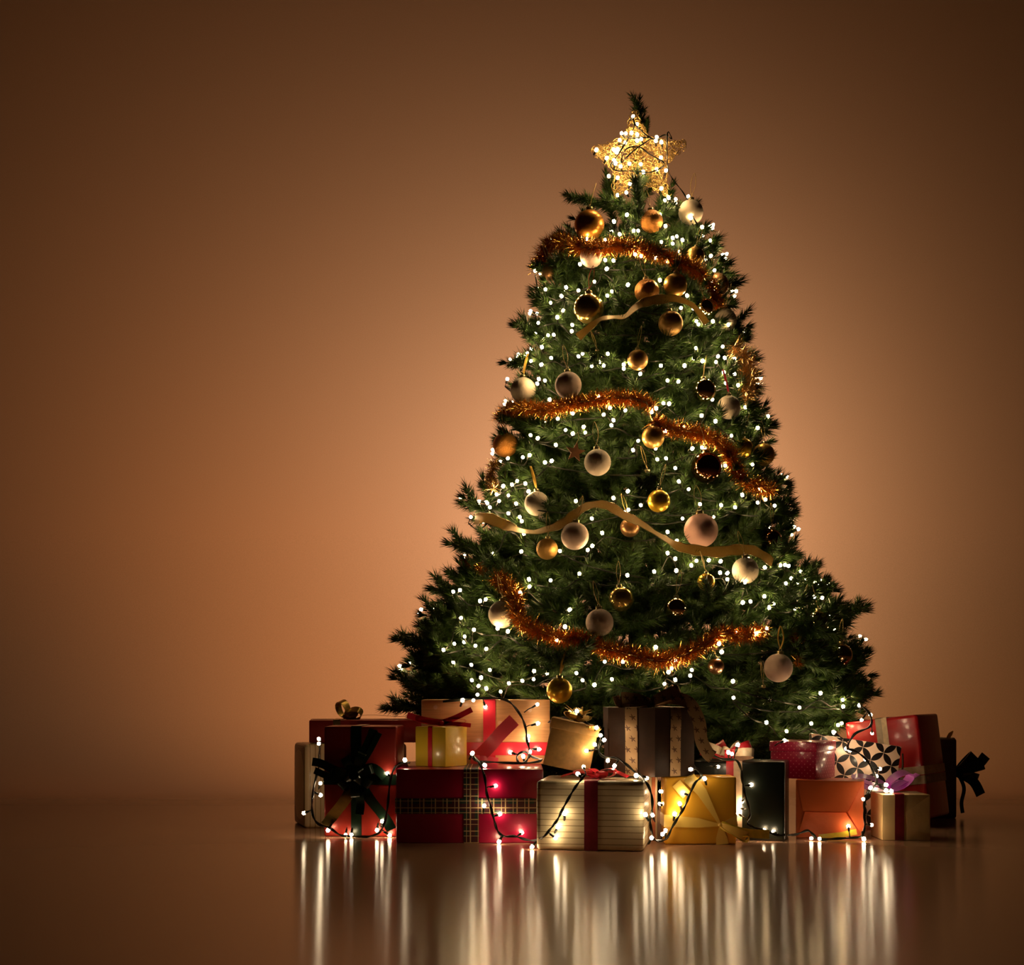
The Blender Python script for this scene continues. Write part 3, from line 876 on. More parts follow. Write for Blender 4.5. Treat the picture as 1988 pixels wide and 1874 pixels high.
n = NT('sheer_amber_ribbon'); n.set(color=(1.0, .68, .14), rough=.22, sheen=.3); M['amber_ribbon'] = n.m
M['green_black'] = paper('dark_green_paper', (.005, .008, .005), .35, .15, .1).m
M['cream_ribbon'] = plain('cream_ribbon', (.86, .66, .44), .4)
M['dotted_crimson_base'] = None
n = paper('crimson_dotted_paper', (1, 1, 1), .3, .5, .2)
x, y, z = n.xyz()
def cell(c, k): return n.math('SUBTRACT', n.math('FRACT', n.math('MULTIPLY', c, k)), .5)
a_, b_ = cell(n.math('ADD', n.math('ADD', x, y), z), 58), cell(n.math('SUBTRACT', n.math('ADD', x, y), z), 58)
dd = n.math('LESS_THAN', n.math('ADD', n.math('MULTIPLY', a_, a_), n.math('MULTIPLY', b_, b_)), .018)
n.set(color=n.mix(dd, (.48, .010, .065), (.85, .30, .32))); M['dotted'] = n.m
M['orange_paper'] = paper('orange_kraft_paper', (.76, .14, .03), .55, 0, .35).m
M['beige_paper'] = paper('beige_kraft_paper', (.72, .52, .24), .55, 0, .3).m
# white paper with black petals
n = paper('petal_print_paper', (1, 1, 1), .35, .2, .1)
x, y, z = n.xyz()
K = 22.0
ca, sa = math.cos(math.radians(38)), math.sin(math.radians(38))
u0 = n.math('ADD', n.math('MULTIPLY', n.math('ADD', x, y), ca), n.math('MULTIPLY', z, sa)); v0 = n.math('SUBTRACT', n.math('MULTIPLY', z, ca), n.math('MULTIPLY', n.math('ADD', x, y), sa))
au, av = n.math('ABSOLUTE', cell(u0, K)), n.math('ABSOLUTE', cell(v0, K))
mx, mn = n.math('MAXIMUM', au, av), n.math('MINIMUM', au, av)
om = n.math('SUBTRACT', 1.0, mx)
pet = n.math('LESS_THAN', n.math('ADD', n.math('MULTIPLY', om, om), n.math('MULTIPLY', mn, mn)), .49)
n.set(color=n.mix(pet, (.90, .64, .47), (.012, .008, .008))); M['petals'] = n.m
M['scarlet'] = paper('scarlet_paper', (.62, .018, .025), .28, .5, .2).m
M['ribbon_grey_cream'] = plain('grey_cream_ribbon', (.50, .40, .30), .45)
M['brown_paper'] = paper('dark_brown_paper', (.10, .06, .03), .5, 0, .2).m
M['green_satin'] = plain('dark_green_satin', (.006, .020, .010), .28, .2)
M['terracotta'] = plain('terracotta_ribbon', (.62, .18, .06), .45)
n = NT('purple_organza'); n.set(color=(.46, .015, .48), rough=.3, sheen=.3); M['purple'] = n.m
M['lemon'] = plain('lemon_ribbon', (.85, .62, .05), .35)

# ------------------------------------------------------------------ gift builders
def gift(label, px, Y, ax, w, d, h, yaw, z=0.0, roll=0.0, pitch=0.0, name='gift_box', edge=-.5):
    """A present whose point (ax*w along the lower front edge) stands at picture column px, distance Y."""
    a = math.radians(yaw)
    X = (px - 994.0) * Y / FPX
    lx, ly = ax * w, edge * d
    loc = (X - (lx * math.cos(a) - ly * math.sin(a)), Y - (lx * math.sin(a) + ly * math.cos(a)), z)
    return thing(name, label, 'gift', loc, (math.radians(pitch), math.radians(roll), a), 'wrapped gifts under the tree')

def rect_path(a, b, e, r=.005):
    """closed rounded rectangle, half sizes a and b grown by e"""
    a += e; b += e; out = []
    for cx, cy, a0 in ((a - r, b - r, 0), (-(a - r), b - r, 90), (-(a - r), -(b - r), 180), (a - r, -(b - r), 270)):
        for k in range(4):
            t = math.radians(a0 + 30 * k); out.append((cx + r * math.cos(t), cy + r * math.sin(t)))
    return out
def band_v(par, w, d, h, x, bw, mat, e=.0014, name='ribbon'):
    pts = [Vector((x, u, v + h / 2)) for u, v in rect_path(d / 2, h / 2, e)]
    pts = [Vector((p.x, p.y, max(p.z, .0006))) for p in pts]
    return link(name, strip(name, pts, Vector((1, 0, 0)), bw, mat, .001, True), par)
def band_s(par, w, d, h, y, bw, mat, e=.0014, name='ribbon'):
    pts = [Vector((u, y, max(.0006, v + h / 2))) for u, v in rect_path(w / 2, h / 2, e)]
    return link(name, strip(name, pts, Vector((0, 1, 0)), bw, mat, .001, True), par)
def band_h(par, w, d, h, z, bw, mat, e=.0020, name='ribbon'):
    pts = [Vector((u, v, z)) for u, v in rect_path(w / 2, d / 2, e)]
    return link(name, strip(name, pts, Vector((0, 0, 1)), bw, mat, .001, True), par)

def loop_mesh(u, up, a, b, width, mat, name='loop', pinch=.35, th=.0008):
    pts, ws = [], []
    for i in range(17):
        t = i / 16
        pts.append(u * (a * (1 - math.cos(2 * math.pi * t)) / 1.0 * .5 * 2) + up * (b * math.sin(2 * math.pi * t)))
        ws.append(width * (pinch + (1 - pinch) * math.sin(math.pi * t) ** .6))
    return strip(name, pts, u.cross(up), ws, mat, th)

def bow(par, c, loops, width, mat, knot=.010, tails=(), name='bow', knot_mat=None):
    """loops: (direction, up, half length, half height); tails: lists of points from the knot."""
    V, F = [], []
    for i in range(5):
        a = math.pi * i / 4
    kp = [Vector((math.cos(a) * knot, math.sin(a) * knot * .7, 0)) for a in [2 * math.pi * i / 14 for i in range(15)]]
    k = link(name, tube(name, [Vector((-knot, 0, 0)), Vector((-knot * .5, 0, knot * .15)), Vector((knot * .5, 0, knot * .15)), Vector((knot, 0, 0))], lambda t: knot * (.55 + .35 * math.sin(math.pi * t)), knot_mat or mat, 10), par, Vector(c))
    for u, up, a, b in loops:
        u = Vector(u).normalized(); up = Vector(up); up = (up - u * up.dot(u)).normalized()
        link('loop', loop_mesh(u, up, a, b, width, mat), k)
    for t in tails:
        pts = catmull([Vector(p) for p in t[0]], 6)
        link('tail', strip('tail', pts, Vector(t[1]), t[2] if len(t) > 2 else width, t[3] if len(t) > 3 else mat), k)
    return k

# 1 cream pinstripe parcel standing at the far end
g = gift('cream pinstriped parcel standing at the outer end, behind the black-bowed red gift', 592, 4.40, -.5, .32, .20, .256, 18)
link('body', rbox('body', .32, .20, .256, M['pinstripe'], .014, 3, .03), g)
link('paper_fold', prism('paper_fold', [(-.085, .10), (-.03, .25), (.02, .25), (.02, .02), (-.05, .02)], -.1065, -.1035, M['pinstripe']), g)
# 2 flat red box on top of it
g = gift('flat dark red box with curled gold ribbon, lying on the pinstriped parcel', 600, 4.455, -.5, .43, .20, .070, 4, .259)
link('body', rbox('body', .43, .20, .070, M['dark_red'], .004), g)
band_v(g, .43, .20, .070, -.13, .022, M['dark_gold_foil'])
band_s(g, .43, .20, .070, 0, .022, M['dark_gold_foil'])
bow(g, (-.105, -.02, .078), [((-.35, -.1, 1), (.75, -.65, .2), .027, .018), ((1, -.45, .30), (-.1, -.55, 1), .028, .020), ((.5, .6, .35), (0, -.6, 1), .022, .014)], .032, M['dark_gold_foil'],
    tails=[([(0, 0, 0), (.08, .02, .006), (.16, .0, .001), (.22, .03, .004)], (0, 1, 0), .02)])
# 3 dark red gift with the big black-green bow
W, D, H_ = .212, .165, .318
g = gift('tall dark red gift with a huge black-green bow on its front', 629, 4.165, -.5, W, D, H_, -3)
link('body', rbox('body', W, D, H_, M['dark_red'], .007, 3), g)
band_v(g, W, D, H_, -.012, .030, M['green_satin'])
band_h(g, W, D, H_, .165, .030, M['green_satin'])
fy = -D / 2
X, Yv, Z = (1, 0, 0), (0, -1, 0), (0, 0, 1)
lp = []
for i in range(7):
    a = i * 2 * math.pi / 7 + .3
    lp.append(((math.cos(a), -.45, math.sin(a)), (0, -1, 0), .030 + .006 * (i % 2), .016))
for i in range(4):
    a = i * math.pi / 2 + .6
    lp.append(((math.cos(a) * .7, -1, math.sin(a) * .7), (math.sin(a), 0, -math.cos(a)), .022, .015))
bow(g, (-.012, fy - .012, .182), lp, .026, M['green_satin'], .014,
    tails=[([(0, 0, 0), (.02, -.012, .05), (.045, -.004, .105), (.052, -.003, .128)], (1, 0, -.3), .026),
           ([(0, 0, 0), (.04, -.014, .06), (.07, -.006, .118)], (1, 0, -.5), .016),
           ([(0, 0, 0), (-.05, -.012, .008), (-.10, -.004, .030), (-.125, -.004, .035)], (.2, 0, 1), .024),
           ([(0, 0, 0), (-.06, -.014, -.010), (-.118, -.006, .010)], (.2, 0, 1), .020),
           ([(0, 0, 0), (-.02, -.012, -.06), (-.065, -.004, -.12), (-.088, -.008, -.148)], (1, 0, .6), .032, M['dark_gold_foil']),
           ([(0, 0, 0), (.035, -.012, -.06), (.085, -.006, -.125), (.105, -.008, -.160)], (1, 0, -.6), .030),
           ([(0, 0, 0), (.05, -.014, .02), (.085, -.004, -.01)], (.1, 0, 1), .024),
           ([(0, -.004, -.02), (.012, -.020, -.055), (.016, -.012, -.085), (.014, -.018, -.115)], (1, 0, 0), .024)])
# 4 large crimson box with plaid ribbon
W, D, H_ = .408, .41, .205
g = gift('large crimson box crossed by dark plaid ribbon, in the bottom row', 769, 3.99, -.5, W, D, H_, 0)
link('body', rbox('body', W, D, H_, M['crimson'], .005), g)
band_v(g, W, D, H_, -W / 2 + (915 - 769) / 702, .042, M['plaid'])
band_h(g, W, D, H_, (1637 - 1565) / 702, .042, M['plaid'], .0024)
# 5 small yellow box
W, D, H_ = .107, .107, .114
g = gift('small yellow box with a thin red ribbon bow, on the plaid-ribboned crimson box', 865, 4.075, .5, W, D, H_, -33, .2052)
link('body', rbox('body', W, D, H_, M['yellow_paper'], .004), g)
band_v(g, W, D, H_, 0, .014, M['red_satin'])
a = math.radians(33)
ux = Vector((math.cos(a), math.sin(a), 0)); uy = Vector((-math.sin(a), math.cos(a), 0))
bow(g, (-.0, -.0, H_ + .008), [(-ux + Vector((0, 0, .15)), (0, 0, 1), .038, .008), (ux * 1 + Vector((0, 0, .10)), (0, 0, 1), .036, .008)], .022, M['red_gloss'], .008,
    tails=[([Vector((0, 0, .002)), ux * .04 + Vector((0, 0, .016)), ux * .088 + Vector((0, 0, .040))], (0, 0, 1), .016),
           ([Vector((0, 0, .002)), -ux * .05 + Vector((0, 0, .010)), -ux * .098 + Vector((0, 0, .024))], (0, 0, 1), .018),
           ([Vector((0, 0, 0)), ux * .05 + Vector((0, 0, -.002)), ux * .085 - Vector((0, 0, .006))], (0, 0, 1), .012)])
# 6 big orange box with wood-grain paper
W, D, H_ = .378, .155, .189
g = gift('big orange wood-grain dotted box with red and pink ribbon, behind the small yellow box', 818, 4.24, -.5, W, D, H_, 0, .2052)
link('body', rbox('body', W, D, H_, M['wood_paper'], .003), g)
band_v(g, W, D, H_, -W / 2 + (950 - 818) / 660, .036, M['red_gloss'])
band_h(g, W, D, H_, .045, .038, M['red_gloss'])
cx = -W / 2 + (950 - 818) / 660
bow(g, (cx - .035, -D / 2 - .012, .018), [], .04, M['pink_gloss'], .010, name='curled_ribbon',
    tails=[([(0, 0, 0), (.035, -.016, .035), (.070, -.020, .075), (.108, -.014, .112)], (.7, 0, -.7), .040),
           ([(-.02, 0, -.008), (.02, -.008, -.006), (.06, -.004, -.012)], (0, 0, 1), .026)])
# 7 tilted tan box with gold star bow
W, D, H_ = .128, .12, .128
g = gift('small tan lidded box tilted to one side under a spiky gold bow', 1053, 3.925, -.5, W, D, H_, -4, .2085, 12)
link('body', rbox('body', W, D, H_ * .84, M['tan_card'], .003), g)
lid = rbox('lid', W + .007, D + .007, .028, M['tan_card'], .003)
link('lid', lid, g, Vector((0, 0, H_ - .025)))
lp = []
for i in range(6):
    t = i * math.pi / 3 + .2
    lp.append(((math.cos(t), math.sin(t), .35), (0, 0, 1), .020, .008))
k = bow(g, (.0, -.01, H_ + .009), lp + [((-.3, -.2, 1), (1, 0, 0), .016, .014)], .022, M['gold_foil'], .010)
for i in range(9):
    t = i * 2 * math.pi / 9; l = .052
    d = Vector((math.cos(t), math.sin(t) * .8, .35 + .25 * (i % 3))).normalized(); s = Vector((-math.sin(t), math.cos(t), 0))
    pts = [d * .005, d * l * .5 + Vector((0, 0, .006)), d * l]
    link('spike', strip('spike', pts, s, [.020, .017, .001], M['gold_foil']), k)
bow(g, (.035, -D / 2 - .006, H_ - .004), [((1, -.2, .1), (0, 0, 1), .018, .008)], .018, M['gold_foil'], .006, name='ribbon_end')
# 8 cream lined box in front
W, D, H_ = .285, .235, .1845
g = gift('wide cream lined box with one dark red ribbon, front of the bottom row', 1250, 3.78, .5, W, D, H_, -9)
link('body', rbox('body', W, D, H_, M['lined'], .013, 3), g)
xr = W / 2 - (1250 - 1147) / 741
band_v(g, W, D, H_, xr, .036, M['dark_red_satin'], .0016)
bow(g, (xr + .01, -.03, H_ + .010), [((1, -.3, .25), (0, 0, 1), .026, .012), ((-1, -.2, .12), (0, 0, 1), .034, .010), ((.6, -1, .2), (0, 0, 1), .018, .009), ((-.6, .7, .2), (0, 0, 1), .024, .010)], .026, M['red_satin'], .010,
    tails=[([(0, 0, 0), (.04, -.01, .012), (.082, -.025, -.002)], (.2, 1, .3), .020), ([(0, 0, 0), (-.05, 0, .008), (-.10, .01, -.004)], (0, 1, .2), .020)])
# 9 slim cream box with terracotta ribbon behind it
W, D, H_ = .13, .08, .181
g = gift('slim cream box with terracotta ribbon squeezed behind the wide lined box', 1277, 4.075, .5, W, D, H_, 0)
link('body', rbox('body', W, D, H_, M['pinstripe'], .006), g)
band_v(g, W, D, H_, W / 2 - .012, .010, M['terracotta'])
# 10 brown hexagonal box
S, H_ = .136, .188
hc = P(1259, 1400, 4.045); hz = .1876
g = thing('gift_box', 'dark brown six-sided box tied with star-printed bronze ribbon', 'gift', (hc.x, hc.y, hz), (0, 0, math.radians(2)), 'wrapped gifts under the tree')
def hexa(name, s, z0, z1, mat):
    V = []
    for z in (z0, z1):
        for i in range(6):
            a = -math.pi / 2 + i * math.pi / 3; V.append((s * math.cos(a), s * math.sin(a), z))
    F = [tuple(reversed(range(6))), tuple(range(6, 12))] + [(i, (i + 1) % 6, (i + 1) % 6 + 6, i + 6) for i in range(6)]
    return mesh(name, V, F, mat)
link('body', hexa('body', S, 0, H_ - .01, M['brown_card']), g)
link('lid', hexa('lid', S + .0035, H_ - .058, H_, M['brown_card']), g)
ap = S * math.cos(math.pi / 6) + .0052
for sgn in (-1, 1):
    a = -math.pi / 2 + sgn * math.pi / 6
    nd = Vector((math.cos(a), math.sin(a), 0)); td = Vector((-math.sin(a), math.cos(a), 0))
    pts = [nd * (ap - .003) + Vector((0, 0, .001)), nd * (ap - .002) + Vector((0, 0, H_ - .062)), nd * ap + Vector((0, 0, H_ - .056)), nd * ap + Vector((0, 0, H_ - .003)), nd * (ap - .004) + Vector((0, 0, H_ + .001)), nd * (ap * .5) + Vector((0, 0, H_ + .0015)), Vector((0, 0, H_ + .002 + .001 * sgn))]
    pts += [-nd * (ap * .5) + Vector((0, 0, H_ + .0015)), -nd * (ap - .004) + Vector((0, 0, H_ + .001)), -nd * ap + Vector((0, 0, H_ - .003)), -nd * ap + Vector((0, 0, .001))]
    link('ribbon', strip('ribbon', pts, td, .036, M['star_ribbon'], .001), g)
bow(g, (.0, -.05, H_ + .012), [((-1, -.2, .15), (0, -1, .35), .044, .014), ((1, -.15, .42), (0, -1, .3), .044, .020)], .036, M['star_ribbon'], .012,
    tails=[([(0, 0, 0), (.05, -.02, .014), (.10, -.03, .002), (.128, -.036, -.05), (.134, -.038, -.10), (.150, -.042, -.135), (.165, -.045, -.148)], (.75, .1, .65), .036),
           ([(0, 0, 0), (-.04, -.02, .004), (-.085, -.025, -.002), (-.10, -.02, .02)], (0, .5, .8), .030)])
# 11 amber yellow box
W, D, H_ = .198, .10, .1862
g = gift('amber yellow box with sheer yellow ribbon knotted low on its front', 1290, 3.955, -.5, W, D, H_, 0)
link('body', rbox('body', W, D, H_, M['amber_paper'], .008, 3), g)
kx, kz = -W / 2 + (1398 - 1290) / 708, (1640 - 1602) / 708
fy = -D / 2 - .0015
def flat(name, pts, wd, width, par, mat): return link(name, strip(name, pts, Vector(wd), width, mat, .0008), par)
flat('ribbon', [(kx, fy - .003, kz), (kx - .05, fy - .001, kz + .09), (kx - .085, fy, H_ - .003), (kx - .086, fy + .006, H_ + .001), (kx - .086, -fy, H_ + .001)], (1, 0, .4), [.006, .028, .034, .034, .034], g, M['amber_ribbon'])
flat('ribbon', [(kx, fy - .003, kz), (kx - .06, fy - .0015, kz + .006), (-W / 2 - .001, fy, kz + .012), (-W / 2 - .0015, D / 2, kz + .012)], (0, 0, 1), [.006, .026, .034, .034], g, M['amber_ribbon'])
flat('ribbon', [(kx, fy - .003, kz), (W / 2, fy, kz + .012), (W / 2 + .0015, fy + .006, kz + .012), (W / 2 + .0015, D / 2, kz + .012)], (0, 0, 1), [.006, .03, .034, .034], g, M['amber_ribbon'])
flat('ribbon', [(kx, fy - .003, kz), (kx + .004, fy, .02), (kx + .006, fy, .001)], (1, 0, 0), [.006, .03, .034], g, M['amber_ribbon'])
flat('ribbon', [(-W / 2 + .032, fy, H_ - .018), (-W / 2 + .060, fy - .004, H_ - .05)], (.7, 0, .7), .028, g, M['amber_ribbon'])
bow(g, (kx, fy - .006, kz), [((1, -.2, -.42), (0, -1, 0), .038, .009)], .026, M['amber_ribbon'], .006,
    tails=[([(0, 0, 0), (.05, -.01, -.016), (.09, -.012, -.022), (.132, -.01, -.024)], (.1, 0, 1), .024, M['lemon']),
           ([(0, 0, 0), (.03, -.012, -.022), (.062, -.014, -.042), (.075, -.016, -.036), (.072, -.018, -.026), (.058, -.016, -.026)], (0, 1, .5), .012, M['lemon'])])
# 12 dark green box with red and cream ribbon
W, D, H_ = .262, .14, .2225
g = gift('dark green box with red and cream striped bow, behind the amber box', 1524, 4.03, .5, W, D, H_, -15.5)
link('body', rbox('body', W, D, H_, M['green_black'], .008, 3), g)
x1 = W / 2 - (1524 - 1437) / 690 * 1.03
band_v(g, W, D, H_, x1 - .0235, .021, M['red_satin']); band_v(g, W, D, H_, x1 - .001, .024, M['cream_ribbon'])
k = bow(g, (x1 - .03, -.05, H_ + .014), [((-1, -.1, .2), (0, -1, .3), .040, .016), ((1, -.1, .5), (0, -1, .3), .036, .018), ((.2, -1, .3), (0, 0, 1), .022, .012), ((-.5, .5, .6), (0, -1, .3), .028, .014)], .028, M['red_satin'], .010)
for u, a_, b_ in (((-1, -.35, .45), .036, .014), ((1, -.4, .15), .040, .018), ((-.3, -1, .5), .020, .012), ((.6, .3, .6), .026, .012)):
    u = Vector(u).normalized(); up = Vector((0, -1, .4)); up = (up - u * up.dot(u)).normalized(); link('loop', loop_mesh(u, up, a_, b_, .026, M['cream_ribbon']), k)
# 13 crimson dotted box
W, D, H_ = .148, .148, .106
zt = .1652
g = gift('crimson box with tiny pale dots, on the orange parcel', 1585, 4.15, .5, W, D, H_, -35, zt)
link('body', rbox('body', W - .006, D - .006, H_ - .012, M['dotted'], .003), g)
link('lid', rbox('lid', W, D, .030, M['dotted'], .004), g, Vector((0, 0, H_ - .028)))
# 14 orange kraft parcel
W, D, H_ = .190, .13, .165
g = gift('orange kraft parcel with envelope-folded end, in the bottom row', 1545, 4.135, -.5, W, D, H_, -14)
link('body', rbox('body', W, D, H_, M['orange_paper'], .003), g)
fy = -D / 2
def wedge(name, poly, mat, back):
    n_ = len(poly)
    V = [(x, y, z) for x, y, z in poly] + [(x, back, z) for x, y, z in poly]
    F = [tuple(range(n_)), tuple(reversed(range(n_, 2 * n_)))] + [(i, i + n_, (i + 1) % n_ + n_, (i + 1) % n_) for i in range(n_)]
    return mesh(name, V, F, mat)
link('flap', wedge('flap', [(-W / 2 + .004, fy - .0010, H_ - .003), (-W / 2 + .020, fy - .013, H_ * .47), (W / 2 - .046, fy - .013, H_ * .47), (W / 2 - .004, fy - .0010, H_ - .003)], M['orange_paper'], fy + .001), g)
link('flap', wedge('flap', [(-W / 2 + .004, fy - .0010, .002), (-W / 2 + .026, fy - .006, H_ * .455), (W / 2 - .050, fy - .006, H_ * .455), (W / 2 - .004, fy - .0010, .002)], M['orange_paper'], fy + .001), g)
link('flap', wedge('flap', [(W / 2 - .003, fy - .0008, H_ - .006), (W / 2 - .044, fy - .004, H_ * .46), (W / 2 - .003, fy - .0008, .006)], M['orange_paper'], fy + .001), g)
flat('ribbon', [(-.03, fy - .012, .007), (.03, fy - .013, .012), (.075, fy - .010, .022)], (0, 0, 1), [.010, .016, .016], g, M['lemon'])
# 15 beige parcel with dark red ribbon and purple organza
W, D, H_ = .136, .135, .129
g = gift('small beige parcel with dark red ribbon and purple organza bow', 1713, 4.06, -.5, W, D, H_, 0)
link('body', rbox('body', W, D, H_, M['beige_paper'], .004), g)
band_v(g, W, D, H_, -W / 2 + .048, .026, M['dark_red_satin'])
link('flap', prism('flap', [(-W / 2 + .064, H_ * .62), (W / 2 - .004, H_ - .003), (W / 2 - .003, .02), (-W / 2 + .07, .03)], -D / 2 - .0014, -D / 2 - .0002, M['beige_paper']), g)
bow(g, (-.03, .03, H_ + .012), [((1, .2, .55), (0, -.3, 1), .042, .020), ((-1, .3, .3), (0, -.3, 1), .050, .016), ((.8, .6, .2), (0, 0, 1), .034, .014)], .040, M['purple'], .012,
    tails=[([(0, 0, 0), (-.05, .02, .014), (-.095, .03, .034)], (.3, 1, .3), .03), ([(0, 0, 0), (.05, .02, .014), (.098, .03, .038)], (.2, 1, .4), .026)])
# 16 petal-printed box leaning
W, D, H_ = .272, .050, .246
tl = P(1577, 1424, 4.34)
ar = math.radians(8.5)
g = thing('gift_box', 'white box printed with black petals, leaning behind the beige parcel', 'gift',
          (tl.x + W / 2 * math.cos(ar) - H_ * math.sin(ar), 4.362, tl.z - W / 2 * math.sin(ar) - H_ * math.cos(ar)), (0, ar, 0), 'wrapped gifts under the tree')
link('body', rbox('body', W, D, H_, M['petals'], .004), g)
link('twine', tube('twine', catmull([(W / 2 + .002, -.034, H_ - .02), (W / 2 + .008, -.036, H_ * .75), (W / 2 + .002, -.036, H_ * .6), (W / 2 + .007, -.034, H_ * .45)], 6), .0028, M['brown_card'], 6), g)
# 17 big red leaning box
W, D, H_ = .235, .20, .322
g = gift('tall scarlet box with pale ribbon, leaning over at the end of the row', 1806, 4.405, .5, W, D, H_, -34, .014, -7)
link('body', rbox('body', W, D, H_, M['scarlet'], .010, 3), g)
band_v(g, W, D, H_, W / 2 - .125, .020, M['ribbon_grey_cream']); band_v(g, W, D, H_, W / 2 - .107, .017, M['cream_ribbon'])
band_h(g, W, D, H_, .150, .026, M['cream_ribbon']); band_h(g, W, D, H_, .121, .026, M['ribbon_grey_cream'])
# 18 dark brown box with the green bow at the very end
W, D, H_ = .19, .15, .262
g = gift('dark brown box with a dark green bow sticking out, outermost behind the scarlet box', 1858, 4.73, .5, W, D, H_, 0)
link('body', rbox('body', W, D, H_, M['brown_paper'], .010, 3), g)
band_s(g, W, D, H_, -.035, .03, M['green_satin'])
bow(g, (W / 2 + .012, -.035, .150), [((.75, -.1, .75), (0, -1, 0), .040, .012), ((1, -.3, .35), (0, -1, .3), .044, .014), ((1, .1, -.35), (0, -1, 0), .038, .014), ((.5, -1, 0), (0, 0, 1), .024, .014)], .036, M['green_satin'], .014,
    tails=[([(0, 0, 0), (.02, -.01, -.05), (.012, -.01, -.10), (.016, -.01, -.135)], (1, .3, .2), .014), ([(0, 0, 0), (.05, -.01, -.03), (.075, -.012, -.075)], (1, .2, .6), .034),
           ([(0, 0, 0), (.06, -.01, .02), (.092, -.012, .055)], (1, .2, -.6), .036)])
flat('ribbon_scrap', [(W / 2 - .022, -.05, H_ + .001), (W / 2 - .016, -.055, H_ + .014), (W / 2 - .008, -.058, H_ + .024)], (1, 0, -.3), [.012, .014, .004], g, M['lemon'])

# ------------------------------------------------------------------ light strings draped over the gifts
def gift_string(label, path, bulbs):
    pth = [P(*p) if len(p) == 3 else P(p[0], p[1], 4.0) for p in path]
    for p in pth: p.z = max(p.z, .004)
    dense = catmull(pth, 6)
    out = []
    for px, py, Y in bulbs:
        b = P(px, py, Y); b.z = max(b.z, .008)
        w = min(dense, key=lambda q: (q - b).length)
        if (w - b).length > .055: w = b + (w - b).normalized() * .045
        if (w - b).length < .018: w = b + Vector((random.uniform(-.3, .3), .25, -.5 if b.z > .03 else .5)).normalized() * .022
        if w.z < .003: w.z = .003
        out.append((b, w))
    return light_string(label, out, pth, wire_r=.0021, bulb=GIFT_BULB)

gift_string('fairy light string hanging down the pinstriped parcel and along the floor',
    [(622, 1438, 4.27), (620, 1462, 4.27), (619, 1490, 4.25), (611, 1520, 4.22), (606, 1555, 4.17), (607, 1582, 4.14), (618, 1600, 4.13), (640, 1608, 4.12), (662, 1622, 4.12), (690, 1627, 4.13), (716, 1627, 4.13), (738, 1615, 4.12), (748, 1592, 4.12), (753, 1560, 4.12), (757, 1520, 4.12), (764, 1495, 4.10), (776, 1483, 4.06), (796, 1481, 4.05)],
    [(619, 1435, 4.25), (619, 1444, 4.24), (622, 1521, 4.23), (622, 1544, 4.21), (590, 1579, 4.16), (637, 1612, 4.13), (671, 1626, 4.13), (682, 1624, 4.13), (732, 1612, 4.132), (742, 1595, 4.132), (756, 1622, 4.13), (752, 1502, 4.132), (786, 1476, 4.04)])
gift_string('fairy light string over the orange wood-grain gift and across the crimson and lined boxes',
    [(860, 1362, 4.20), (920, 1357, 4.19), (965, 1356, 4.19), (990, 1364, 4.20), (1010, 1388, 4.205), (1020, 1412, 4.205), (1023, 1438, 4.205), (1028, 1458, 4.20), (1022, 1478, 4.19), (1008, 1482, 4.17), (1004, 1468, 4.18), (1018, 1460, 4.19), (1034, 1470, 4.19), (1052, 1476, 4.12), (1020, 1482, 4.05),
     (960, 1480, 4.05), (925, 1478, 4.03), (918, 1466, 4.02), (932, 1484, 3.985), (941, 1510, 3.965), (945, 1540, 3.965), (952, 1565, 3.965), (960, 1595, 3.965), (966, 1613, 3.965), (978, 1624, 3.96), (1000, 1624, 3.955), (1020, 1630, 3.93), (1040, 1632, 3.86), (1056, 1624, 3.80), (1070, 1608, 3.795), (1082, 1592, 3.793), (1092, 1572, 3.79), (1104, 1550, 3.788), (1116, 1530, 3.785), (1128, 1514, 3.785), (1138, 1502, 3.78)],
    [(919, 1360, 4.17), (898, 1360, 4.18), (942, 1372, 4.215), (1043, 1368, 4.20), (1044, 1405, 4.21), (1025, 1438, 4.22), (1026, 1430, 4.222), (991, 1461, 4.20), (1016, 1469, 4.19), (1029, 1460, 4.20), (1046, 1455, 4.205), (917, 1463, 4.00), (941, 1486, 4.02), (962, 1526, 3.980), (940, 1565, 3.970), (970, 1581, 3.975), (1013, 1617, 3.975), (969, 1639, 3.955), (1033, 1646, 3.83), (1096, 1580, 3.798), (1083, 1606, 3.800), (1078, 1627, 3.800), (1122, 1503, 3.80), (1133, 1489, 3.82)])
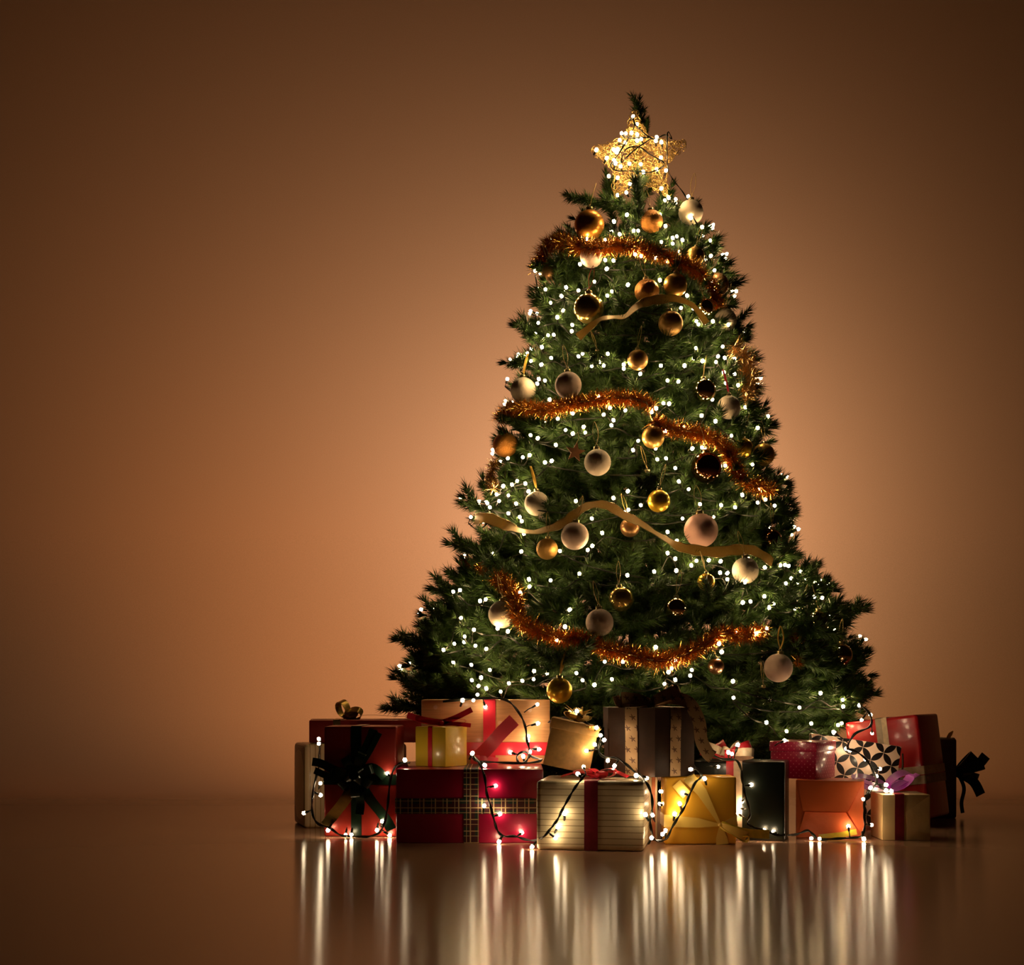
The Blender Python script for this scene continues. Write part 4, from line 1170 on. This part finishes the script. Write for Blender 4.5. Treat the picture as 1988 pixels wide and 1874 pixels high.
gift_string('fairy light string from the tan box past the hexagonal box and over the amber box',
    [(1065, 1402, 4.10), (1110, 1392, 4.02), (1150, 1412, 3.93), (1166, 1432, 3.92), (1162, 1456, 3.91), (1172, 1470, 3.90), (1195, 1472, 3.89), (1215, 1484, 3.88), (1236, 1503, 3.86), (1255, 1520, 3.79), (1265, 1545, 3.77), (1266, 1572, 3.77), (1262, 1592, 3.77), (1265, 1615, 3.78), (1272, 1632, 3.84), (1292, 1630, 3.90), (1306, 1605, 3.925), (1318, 1585, 3.93), (1330, 1565, 3.93), (1338, 1545, 3.93), (1350, 1520, 3.93), (1362, 1508, 3.93), (1354, 1495, 3.93), (1348, 1488, 3.95)],
    [(1158, 1413, 3.91), (1166, 1428, 3.90), (1173, 1437, 3.90), (1155, 1446, 3.905), (1139, 1458, 3.905), (1120, 1381, 3.93), (1180, 1477, 3.89), (1193, 1487, 3.88), (1235, 1506, 3.85), (1256, 1511, 3.90), (1253, 1582, 3.765), (1267, 1583, 3.76), (1265, 1627, 3.80), (1286, 1620, 3.89), (1292, 1613, 3.89), (1310, 1581, 3.943), (1320, 1561, 3.940), (1326, 1540, 3.943), (1281, 1561, 4.02), (1283, 1537, 4.04), (1341, 1494, 3.89), (1368, 1512, 3.925), (1394, 1489, 4.01)])
gift_string('fairy light string draped from the striped bow down the dark green box',
    [(1376, 1462, 4.03), (1400, 1474, 4.02), (1428, 1476, 4.01), (1438, 1492, 4.01), (1441, 1515, 4.01), (1445, 1540, 4.01), (1452, 1562, 4.0), (1456, 1582, 4.0), (1450, 1597, 4.0), (1462, 1606, 3.99), (1485, 1614, 3.98), (1510, 1622, 3.99), (1525, 1622, 4.0)],
    [(1414, 1461, 3.99), (1421, 1464, 3.99), (1432, 1447, 4.02), (1458, 1524, 4.042), (1440, 1557, 4.05), (1437, 1570, 4.05), (1433, 1580, 4.045), (1484, 1612, 4.025), (1502, 1615, 4.02), (1523, 1438, 4.13)])
gift_string('fairy light string along the floor past the orange parcel and up to the scarlet box',
    [(1530, 1622, 4.02), (1548, 1620, 4.07), (1568, 1613, 4.07), (1580, 1622, 4.06), (1592, 1631, 4.05), (1620, 1629, 4.05), (1650, 1627, 4.04), (1672, 1624, 4.03), (1679, 1605, 4.03), (1678, 1580, 4.035), (1679, 1556, 4.04), (1690, 1534, 4.05), (1702, 1520, 4.10), (1696, 1500, 4.22), (1682, 1475, 4.25), (1660, 1458, 4.26), (1645, 1452, 4.25), (1660, 1425, 4.22), (1690, 1410, 4.24), (1688, 1385, 4.26), (1668, 1368, 4.30)],
    [(1575, 1629, 4.04), (1591, 1630, 4.03), (1647, 1605, 4.080), (1677, 1629, 4.02), (1692, 1602, 4.05), (1676, 1552, 4.04), (1690, 1530, 4.04), (1720, 1535, 4.08), (1730, 1536, 4.09), (1720, 1524, 4.07), (1701, 1508, 4.22), (1708, 1493, 4.28), (1680, 1475, 4.28), (1650, 1457, 4.285), (1643, 1454, 4.28), (1690, 1388, 4.33), (1673, 1398, 4.28), (1693, 1424, 4.30), (1668, 1370, 4.30), (1619, 1422, 4.26)])
